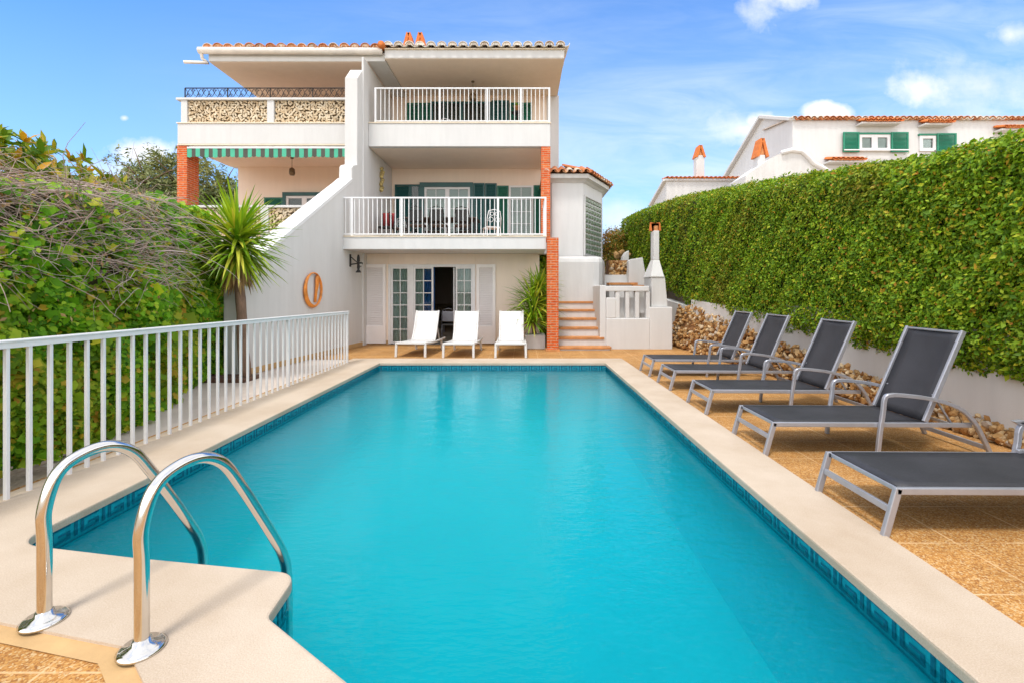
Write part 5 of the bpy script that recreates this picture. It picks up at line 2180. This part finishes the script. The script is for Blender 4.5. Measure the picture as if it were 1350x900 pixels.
# ================================================================== clipped hedge on the right
HD = np.array([-1.0, 4.2, 5.5, 7.8, 9.5, 13.5, 17.1, 19.8])
HT = np.array([2.86, 2.96, 3.05, 3.41, 3.67, 4.20, 4.48, 4.60])
HB_D = np.array([-1., 4.4, 6.4, 8.0, 10., 11.8, 14, 20])
HB_Z = np.array([.60, .68, .74, .74, .90, 1.02, 1.5, 2.2])


def hedge_front(d):
    return 4.50 - (d - 4.4) * .022


def h_top(d):
    return np.interp(d, HD, HT)


def h_bot(d):
    return np.interp(d, HB_D, HB_Z)


def hedge_points(n, d0, d1):
    """front face points"""
    d = RNG.uniform(d0, d1, n)
    t = RNG.uniform(0, 1, n)
    zb = h_bot(d) + .06 * wob(d * 3, d * 0 + 1, 1.3) - .04
    zt = h_top(d) + .035 * wob(d * 2.2, d * 0 + 4, 1.1)
    z = zb + (zt - zb) * t
    bul = .05 * wob(d * 1.6, z * 1.9) + .025 * wob(d * 5, z * 5, 1., 3.)
    rnd = .30 * np.clip((t - .90) / .10, 0, 1) ** 2 + .14 * np.clip((.10 - t) / .10, 0, 1)
    dep = RNG.exponential(.045, n)
    dep = dep + .09 * np.clip((wob(d * 2.3, z * 2.7, 1.6, 5.) - .55) * 2.2, 0, 1)
    x = hedge_front(d) - bul + rnd + np.minimum(dep, .28) - .02
    # sprigs that stick out
    sp_ = RNG.uniform(0, 1, n) < .03
    x = np.where(sp_, x - RNG.uniform(.02, .07, n), x)
    P = np.stack([x, d, z], 1)
    nx = np.full(n, -1.)
    nz = .35 + .9 * np.clip((t - .88) / .12, 0, 1)
    return P, np.stack([nx, RNG.normal(0, .1, n), nz], 1)


def hedge_top_points(n, d0, d1):
    d = RNG.uniform(d0, d1, n)
    u = RNG.uniform(0, 1, n)
    x = hedge_front(d) + .08 + u * 1.15
    z = h_top(d) + .035 * wob(d * 2.2, d * 0 + 4, 1.1) + .035 * wob(x * 3, d * 3) - .22 * np.clip((.16 - u) / .16, 0, 1) ** 2 - RNG.exponential(.04, n)
    sp_ = RNG.uniform(0, 1, n) < .03
    z = np.where(sp_, z + RNG.uniform(.02, .08, n), z)
    return np.stack([x, d, z], 1), np.stack([np.full(n, -.3), RNG.normal(0, .2, n), np.ones(n)], 1)


hedge = empty('hedge', (5, 8, 0), 'tall clipped green hedge along the right side above the white wall', 'hedge')
segs = [hedge_points(58000, 2.6, 6.5), hedge_points(52000, 6.5, 11.5), hedge_points(32000, 11.5, 19.8), hedge_top_points(12000, 2.6, 9), hedge_top_points(8000, 9, 19.8), hedge_points(3000, -1, 2.6), hedge_top_points(2500, -1, 2.6)]
P = np.concatenate([s[0] for s in segs])
Nn = np.concatenate([s[1] for s in segs])
ne = 3500   # far end cap
ang = RNG.uniform(0, 1, ne)
Pe = np.stack([4.18 + RNG.uniform(0, 1.2, ne), 19.7 + .25 * RNG.uniform(0, 1, ne), 2.1 + ang * 2.45], 1)
P = np.concatenate([P, Pe])
Nn = np.concatenate([Nn, np.tile([[-.2, 1, .2]], (ne, 1))])
ln = .048 * np.exp(RNG.normal(0, .22, len(P))) * np.where(P[:, 1] > 11.5, 1.25, 1.)
leaves('foliage', P, Nn, ln, ln * .56, T_DIAMOND, LEAF['hedge'], hedge, jit=.62, droop=.15)
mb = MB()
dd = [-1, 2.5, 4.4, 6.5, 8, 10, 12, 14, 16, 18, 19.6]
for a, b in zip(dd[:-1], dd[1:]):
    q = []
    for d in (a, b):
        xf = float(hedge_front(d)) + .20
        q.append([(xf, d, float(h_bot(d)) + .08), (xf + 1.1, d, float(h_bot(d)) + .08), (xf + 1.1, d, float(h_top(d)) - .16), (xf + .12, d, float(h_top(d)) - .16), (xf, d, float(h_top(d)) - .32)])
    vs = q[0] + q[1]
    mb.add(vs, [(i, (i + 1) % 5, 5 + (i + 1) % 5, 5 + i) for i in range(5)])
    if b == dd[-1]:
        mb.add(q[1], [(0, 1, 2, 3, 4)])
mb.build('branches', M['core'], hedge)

# ================================================================== vine bank on the left
BX = np.array([1.2, 3.5, 5.1, 6.1, 6.9, 8.0, 9.2])
BF = np.array([-3.98, -4.03, -4.15, -4.55, -5.0, -5.28, -5.75])
BT = np.array([2.25, 2.30, 2.46, 2.63, 2.76, 2.82, 2.74])


def bank_point(d, v, out=0.):
    """v 0..1 up the face, 1..1.6 back over the top"""
    f = np.interp(d, BX, BF)
    top = np.interp(d, BX, BT)
    vv = np.clip(v, 0, 1)
    z = vv * top
    x = f - .10 - .55 * np.clip(vv - .45, 0, 1) ** 1.6 + .16 * wob(d * 1.5, z * 1.6) + .08 * wob(d * 4, z * 4, 1., 2.)
    over = np.clip(v - 1, 0, 1)
    x = x - over * 2.6
    z = z + over * .12 + .10 * wob(d * 1.4, x * 1.4, 1.2, .5) * np.clip(v - .7, 0, 1) * 2
    return np.stack([x - 0 * out + out, d, z + out * .3 * np.clip(v - .6, 0, 1)], 1)


vine = empty('vine_bank', (-5, 5, 0), 'overgrown bank of green vines with bare twigs behind the white railing', 'shrub')
n = 110000
d = RNG.uniform(1.6, 9.0, n)
v = RNG.uniform(0.01, 1.55, n)
twiggy = np.clip((v - .60) * 2.8, 0, 1) * np.clip((7.3 - d) * .8, 0, 1)
twiggy = np.maximum(twiggy, .85 * (np.abs(v - .70) < .10) * (d > 4.6) * (d < 6.6))
gap = wob(d * 2.2, v * 6, 1.1, 4.)
keep = RNG.uniform(0, 1, n) > np.clip(twiggy * (.80 + .35 * gap), 0, .96)
d, v = d[keep], v[keep]
n = len(d)
Pv = bank_point(d, v, RNG.normal(0, .045, n) - RNG.exponential(.03, n) + .04)
Nv = np.stack([np.full(n, 1.), np.full(n, -.35), .55 + np.clip(v - .7, 0, 1)], 1)
ln = .050 * np.exp(RNG.normal(0, .30, n)) * np.where((d > 6.0), 1.25, np.where(d > 4.5, 1.1, 1.))
big = RNG.uniform(0, 1, n) < .30
ln = np.where(big, ln * 1.35, ln)
leaves('foliage', Pv[~big], Nv[~big], ln[~big], ln[~big] * .72, T_OVATE, LEAF['vine'], vine, jit=.55, droop=.5)
leaves('foliage', Pv[big], Nv[big], ln[big], ln[big], T_LOBED, LEAF['vine'], vine, jit=.5, droop=.5)
# dry leaves caught among the twigs
m = 3500
d2, v2 = RNG.uniform(2, 7.0, m), RNG.uniform(.5, 1.5, m)
leaves('dry_leaves', bank_point(d2, v2, RNG.normal(0, .06, m)), np.tile([[1, -.3, .7]], (m, 1)), .06, .03, T_DIAMOND, LEAF['dead'], vine, jit=1.)
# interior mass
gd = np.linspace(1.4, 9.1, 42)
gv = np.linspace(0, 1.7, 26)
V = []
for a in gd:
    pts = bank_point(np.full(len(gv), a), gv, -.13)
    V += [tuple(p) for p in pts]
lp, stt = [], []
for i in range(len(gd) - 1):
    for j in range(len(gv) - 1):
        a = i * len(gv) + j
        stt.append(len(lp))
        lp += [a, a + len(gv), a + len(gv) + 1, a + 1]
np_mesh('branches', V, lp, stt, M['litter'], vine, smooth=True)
# bare twigs
mb = MB()
for _ in range(2000):
    d0 = random.uniform(2.0, 6.5)
    v0 = random.choice([random.uniform(.66, 1.05), random.uniform(.85, 1.5), random.uniform(.7, 1.2)])
    if d0 > 5 and random.random() < .35:
        v0 = random.uniform(.55, .8)
    p = Vector(bank_point(np.array([d0]), np.array([v0]), random.uniform(-.02, .09))[0])
    dr = Vector((random.gauss(.05, .35), random.choice([-1, 1]) * random.uniform(.5, 1), random.gauss(.05, .35))).normalized()
    L_ = random.uniform(.25, .95)
    k = 7
    pts = []
    for i in range(k):
        pts.append(tuple(p))
        p = p + dr * (L_ / k)
        dr = (dr + Vector((random.gauss(0, .22), random.gauss(0, .22), random.gauss(-.05, .2)))).normalized()
    r0 = random.uniform(.002, .0055)
    mb.sweep(pts, [r0 * (1 - .7 * i / k) for i in range(k)], 4, smooth=False)
for _ in range(60):   # a few long arching canes
    d0 = random.uniform(3.0, 6.6)
    p = Vector(bank_point(np.array([d0]), np.array([random.uniform(.75, 1.3)]), .06)[0])
    dr = Vector((random.gauss(.1, .2), random.choice([-1, 1, 1]), random.uniform(.1, .6))).normalized()
    pts = []
    for i in range(12):
        pts.append(tuple(p))
        p = p + dr * .11
        dr = (dr + Vector((random.gauss(.0, .08), random.gauss(0, .08), -.11))).normalized()
    mb.sweep(pts, [.008 * (1 - .06 * i) for i in range(12)], 5, smooth=True)
mb.build('twigs', M['twig'], vine)


# ================================================================== trees and bushes
def limbs(mb, base, height, spread, n, r0, lean=(0, 0)):
    tips = []
    top = Vector(base) + Vector((lean[0], lean[1], height * .45))
    mb.sweep([base, tuple(Vector(base).lerp(top, .5) + Vector((.06, .03, 0))), tuple(top)], [r0, r0 * .8, r0 * .65], 8)
    for i in range(n):
        a = i * 2.4 + random.uniform(-.3, .3)
        tip = top + Vector((math.cos(a) * spread * random.uniform(.4, .9), math.sin(a) * spread * random.uniform(.4, .9), height * random.uniform(.2, .5)))
        mid = top.lerp(tip, .5) + Vector((random.gauss(0, .1), random.gauss(0, .1), .12))
        mb.sweep([tuple(top), tuple(mid), tuple(tip)], [r0 * .45, r0 * .3, r0 * .12], 6)
        tips.append(tip)
    return tips


def crown_points(c, rx, ry, rz, clumps, per, csize, fill=.35):
    """leaf positions gathered in clumps through an ellipsoid"""
    out, nn = [], []
    for _ in range(clumps):
        q = RNG.normal(size=3)
        q /= np.linalg.norm(q)
        rr = RNG.uniform(fill, 1.) ** .5
        cc = np.array(c) + q * np.array([rx, ry, rz]) * rr
        k = int(per * RNG.uniform(.6, 1.4))
        p = RNG.normal(size=(k, 3)) * np.array([csize, csize, csize * .75]) * RNG.uniform(.7, 1.3)
        out.append(cc + p)
        nn.append(unit(p + .4 * q + np.array([0, 0, .25])))
    return np.concatenate(out), np.concatenate(nn)


# olive tree behind the terrace corner
od = 20.5
oc = (XA(222, od), od, 4.9)
ol = empty('olive_tree', (oc[0], od, 0), 'silvery olive tree behind the brick corner pillar and terrace', 'tree')
mb = MB()
tips = limbs(mb, (oc[0], od, -.1), 6.6, 2.6, 9, .22)
for _ in range(46):
    t = random.choice(tips)
    e_ = t + Vector((random.gauss(0, .9), random.gauss(0, .9), random.uniform(.2, 1.2)))
    mb.sweep([tuple(t), tuple(t.lerp(e_, .5) + Vector((0, 0, .1))), tuple(e_)], [.03, .02, .006], 4)
mb.build('trunk', M['bark'], ol)
P1, N1 = crown_points((oc[0] + .35, od, 4.9), 2.1, 2.2, 2.15, 200, 150, .30, .25)
P2, N2 = crown_points((oc[0] - 1.5, od + .3, 4.1), 1.6, 1.8, 1.4, 110, 140, .27, .2)
P3, N3 = crown_points((oc[0] + 1.9, od + .6, 4.3), 1.7, 1.8, 1.9, 130, 140, .28, .2)
ex, en = [], []
for _ in range(260):    # wispy upright shoots round the outline
    a = RNG.uniform(-.15, math.pi + .15)
    q = np.array([oc[0] + .25 + 2.75 * math.cos(a), od + RNG.normal() * .7, 4.55 + 2.35 * math.sin(a)])
    dv = np.array([.35 * math.cos(a), 0, .9]) + RNG.normal(size=3) * .25
    t = np.linspace(0, RNG.uniform(.3, .7), 26)[:, None]
    ex.append(q + t * dv + RNG.normal(size=(26, 3)) * .035)
    en.append(np.tile(dv, (26, 1)))
P4, N4 = np.concatenate(ex), np.concatenate(en)
Po = np.concatenate([P1, P2, P3, P4])
No = np.concatenate([N1, N2, N3, N4])
ln = .15 * np.exp(RNG.normal(0, .25, len(Po)))
leaves('crown', Po, No, ln, ln * .34, T_DIAMOND, LEAF['olive'], ol, jit=.7, droop=-.3)

# broad-leaved yellowing shrub at the far left
bc = (-8.55, 7.2, 2.1)
ls = empty('broadleaf_shrub', (bc[0], bc[1], 0), 'broad-leaved shrub with yellow and orange tinged leaves at the top left', 'shrub')
mb = MB()
tips = limbs(mb, (bc[0], bc[1], -.1), 3.3, 1.6, 10, .10)
mb.build('trunk', M['bark'], ls)
bs, nr_, dv_ = [], [], []
for _ in range(800):
    q = RNG.normal(size=3)
    q[2] = abs(q[2]) * 1.1 + .05
    q /= np.linalg.norm(q)
    rr = RNG.uniform(.72, 1.02)
    c = np.array(bc) + q * np.array([2.5, 2.3, 1.80]) * rr
    k = RNG.integers(7, 12)
    for j in range(k):
        a = 2 * math.pi * j / k + RNG.uniform(-.3, .3)
        u_ = np.cross(q, [0.3, .2, 1.])
        u_ /= np.linalg.norm(u_)
        w_ = np.cross(q, u_)
        dd_ = (u_ * math.cos(a) + w_ * math.sin(a)) * .9 + q * RNG.uniform(.2, .9)
        bs.append(c)
        nr_.append(q)
        dv_.append(dd_)
bs, nr_, dv_ = np.array(bs), np.array(nr_), np.array(dv_)
ln = .20 * np.exp(RNG.normal(0, .2, len(bs)))
leaves('crown', bs, nr_, ln, ln * .34, T_OVATE, LEAF['loquat'], ls, jit=.25, dirv=dv_)
# arching bare canes in front of that shrub
mb = MB()
for _ in range(40):
    p = Vector((random.uniform(-7.6, -5.6), random.uniform(5.2, 6.0), random.uniform(2.1, 2.5)))
    dr = Vector((random.uniform(-.9, .9), random.uniform(-.4, .3), random.uniform(.0, .35))).normalized()
    pts = []
    for i in range(11):
        pts.append(tuple(p))
        p = p + dr * .12
        dr = (dr + Vector((random.gauss(0, .09), random.gauss(0, .09), -.10))).normalized()
    mb.sweep(pts, [.007 * (1 - .06 * i) for i in range(11)], 5)
tag(mb.build('bare_canes', M['twig']), 'arching bare canes tangled in front of the broad-leaved yellow shrub', 'twigs', None, 'stuff')

# rusty bush behind the upper steps
rb = empty('rusty_bush', (4.5, 23.5, 2.3), 'orange and green bush beyond the end of the hedge, over the rockery', 'shrub')
P1, N1 = crown_points((4.9, 23.5, 3.3), 1.3, 1.1, 1.35, 120, 60, .20, .3)
leaves('foliage', P1, N1, .11, .06, T_DIAMOND, LEAF['autumn'], rb, jit=.6)
mb = MB()
limbs(mb, (4.8, 23.5, 2.), 2.2, .9, 6, .06)
mb.build('trunk', M['bark'], rb)
gb = empty('garden_bush', (4.0, 18.6, 1.2), 'low green and yellow plants on the rockery beside the glass block tower', 'shrub')
P1, N1 = crown_points((XA(804, 18), 18, ZA(332, 18)), .35, .3, .75, 45, 40, .12, .2)
P2, N2 = crown_points((XA(812, 19), 19, ZA(318, 19)), .45, .4, .5, 36, 40, .12, .2)
leaves('foliage', np.concatenate([P1, P2]), np.concatenate([N1, N2]), .10, .045, T_DIAMOND, LEAF['autumn'], gb, jit=.6)
mb = MB()
limbs(mb, (XA(806, 18.3), 18.3, .9), 1.8, .3, 5, .04)
mb.build('trunk', M['bark'], gb)


# ================================================================== yuccas
def yucca(name, label, base, trunk_h, r, n, ln, wid, dead=0, lean=(0, 0), sub=None, lo=-.75):
    t = empty(name, base, label, 'yucca')
    x, y, z = base
    tp = (x + lean[0], y + lean[1], z + trunk_h)
    k = 9
    pts = [tuple(Vector(base).lerp(Vector(tp), i / (k - 1)) + Vector((.012 * math.sin(i * 1.9), .012 * math.cos(i * 2.3), 0))) for i in range(k)]
    MB().sweep(pts, [r * (1.12 - .3 * i / (k - 1) + .05 * math.sin(i * 2.7)) for i in range(k)], 12).build('trunk', M['bark'], t)
    bs, dr, lns, bd = [], [], [], []
    for i in range(n):
        q = (i + .5) / n
        el = math.asin(max(-1, min(1, lo + (1 - lo) * q)))
        az = i * 2.39996 + random.uniform(-.2, .2)
        h = random.uniform(-.22, .16) + .18 * q
        bs.append((tp[0], tp[1], tp[2] + h))
        dr.append((math.cos(az) * math.cos(el), math.sin(az) * math.cos(el), math.sin(el)))
        lns.append(ln * random.uniform(.78, 1.12) * (1.0 if el > -.3 else .85))
        bd.append(random.uniform(.1, .55) + (.25 if el < .3 else 0))
    blades('foliage', bs, dr, lns, wid, bd, LEAF['yucca'], t)
    if dead:
        bs, dr, lns, bd = [], [], [], []
        for i in range(dead):
            az = random.uniform(0, 6.28)
            h = -random.uniform(.12, .5)
            bs.append((tp[0] + .05 * math.cos(az), tp[1] + .05 * math.sin(az), tp[2] + h + .1))
            dr.append((math.cos(az) * .5, math.sin(az) * .5, -.85))
            lns.append(random.uniform(.3, .55))
            bd.append(.8)
        blades('dead_leaves', bs, dr, lns, wid, bd, LEAF['dead'], t, 4)
    return t


yd = 7.95
yucca('yucca_tree', 'tall spiky yucca tree with a bare brown trunk in front of the white sloping wall', (XA(323.5, yd), yd, -.05), 2.22, .085, 270, .96, .060, dead=110, lean=(XA(313, yd) - XA(323.5, yd), 0))
px, pd = XA(704, 12.45), 12.45
tag(None or MB().box(.06, .585, 12.15, 12.72, -.018, .34).build('planter_box', M['white'], None, bevel=.015), 'white square planter holding the spiky yucca beside the brick pillar', 'planter')
yp = yucca('yucca_plant', 'spiky green yucca growing from the white planter by the brick pillar', (.30, pd, .30), .75, .05, 120, .92, .055, lo=-.35)
for (dx, dy, h, s_) in ((-.05, -.12, .35, .85), (.15, .05, 1.25, .7)):
    bs, dr, lns, bd = [], [], [], []
    MB().sweep([(.30, pd, .32), (.30 + dx * .6, pd + dy * .6, .32 + h * .6), (.30 + dx, pd + dy, .32 + h)], .035, 8).build('trunk', M['bark'], yp)
    for i in range(90):
        el = math.asin(-.35 + 1.35 * (i + .5) / 90)
        az = i * 2.4
        bs.append((.30 + dx, pd + dy, .32 + h))
        dr.append((math.cos(az) * math.cos(el), math.sin(az) * math.cos(el), math.sin(el)))
        lns.append(s_ * random.uniform(.8, 1.1))
        bd.append(random.uniform(.25, .7))
    blades('foliage', bs, dr, lns, .045, bd, LEAF['yucca'], yp)
# climbing foliage in the gap behind the pillar
cl_ = empty('climbing_plant', (.62, 14.2, 0), 'dark green climber filling the narrow gap between house wall and brick pillar', 'plant')
n = 2600
Pc = np.stack([RNG.uniform(.50, .80, n), 13.9 + RNG.normal(0, .12, n), RNG.uniform(0, 2.5, n)], 1)
leaves('foliage', Pc, np.tile([[0, -1, .3]], (n, 1)), .10, .06, T_OVATE, LEAF['hedge'], cl_, jit=.6)
mb = MB()
for i in range(6):
    mb.sweep([(.52 + .05 * i, 13.98, -.05), (.55 + .04 * i, 13.95, 1.0), (.50 + .05 * i, 13.97, 2.4)], .012, 5)
mb.build('stem', M['bark'], cl_)
# planter kerb and white block at the foot of the tall yucca
tag(MB().box(-6.2, -5.02, 9.0, 9.3, -.1, .72).build('low_wall', M['white2'], None, bevel=.02), 'low white wall end behind the trunk of the tall yucca', 'wall')
tag(MB().box(-5.6, -4.55, 7.7, 8.2, -.09, .03).build('planting_bed', mat_plain('dark_soil', (.11, .055, .035), .95, var=.4, vs=10, bmp=.8, bs=25, bd=.02), None, bevel=.02), 'dark brown planting bed at the foot of the tall yucca', 'flower bed')
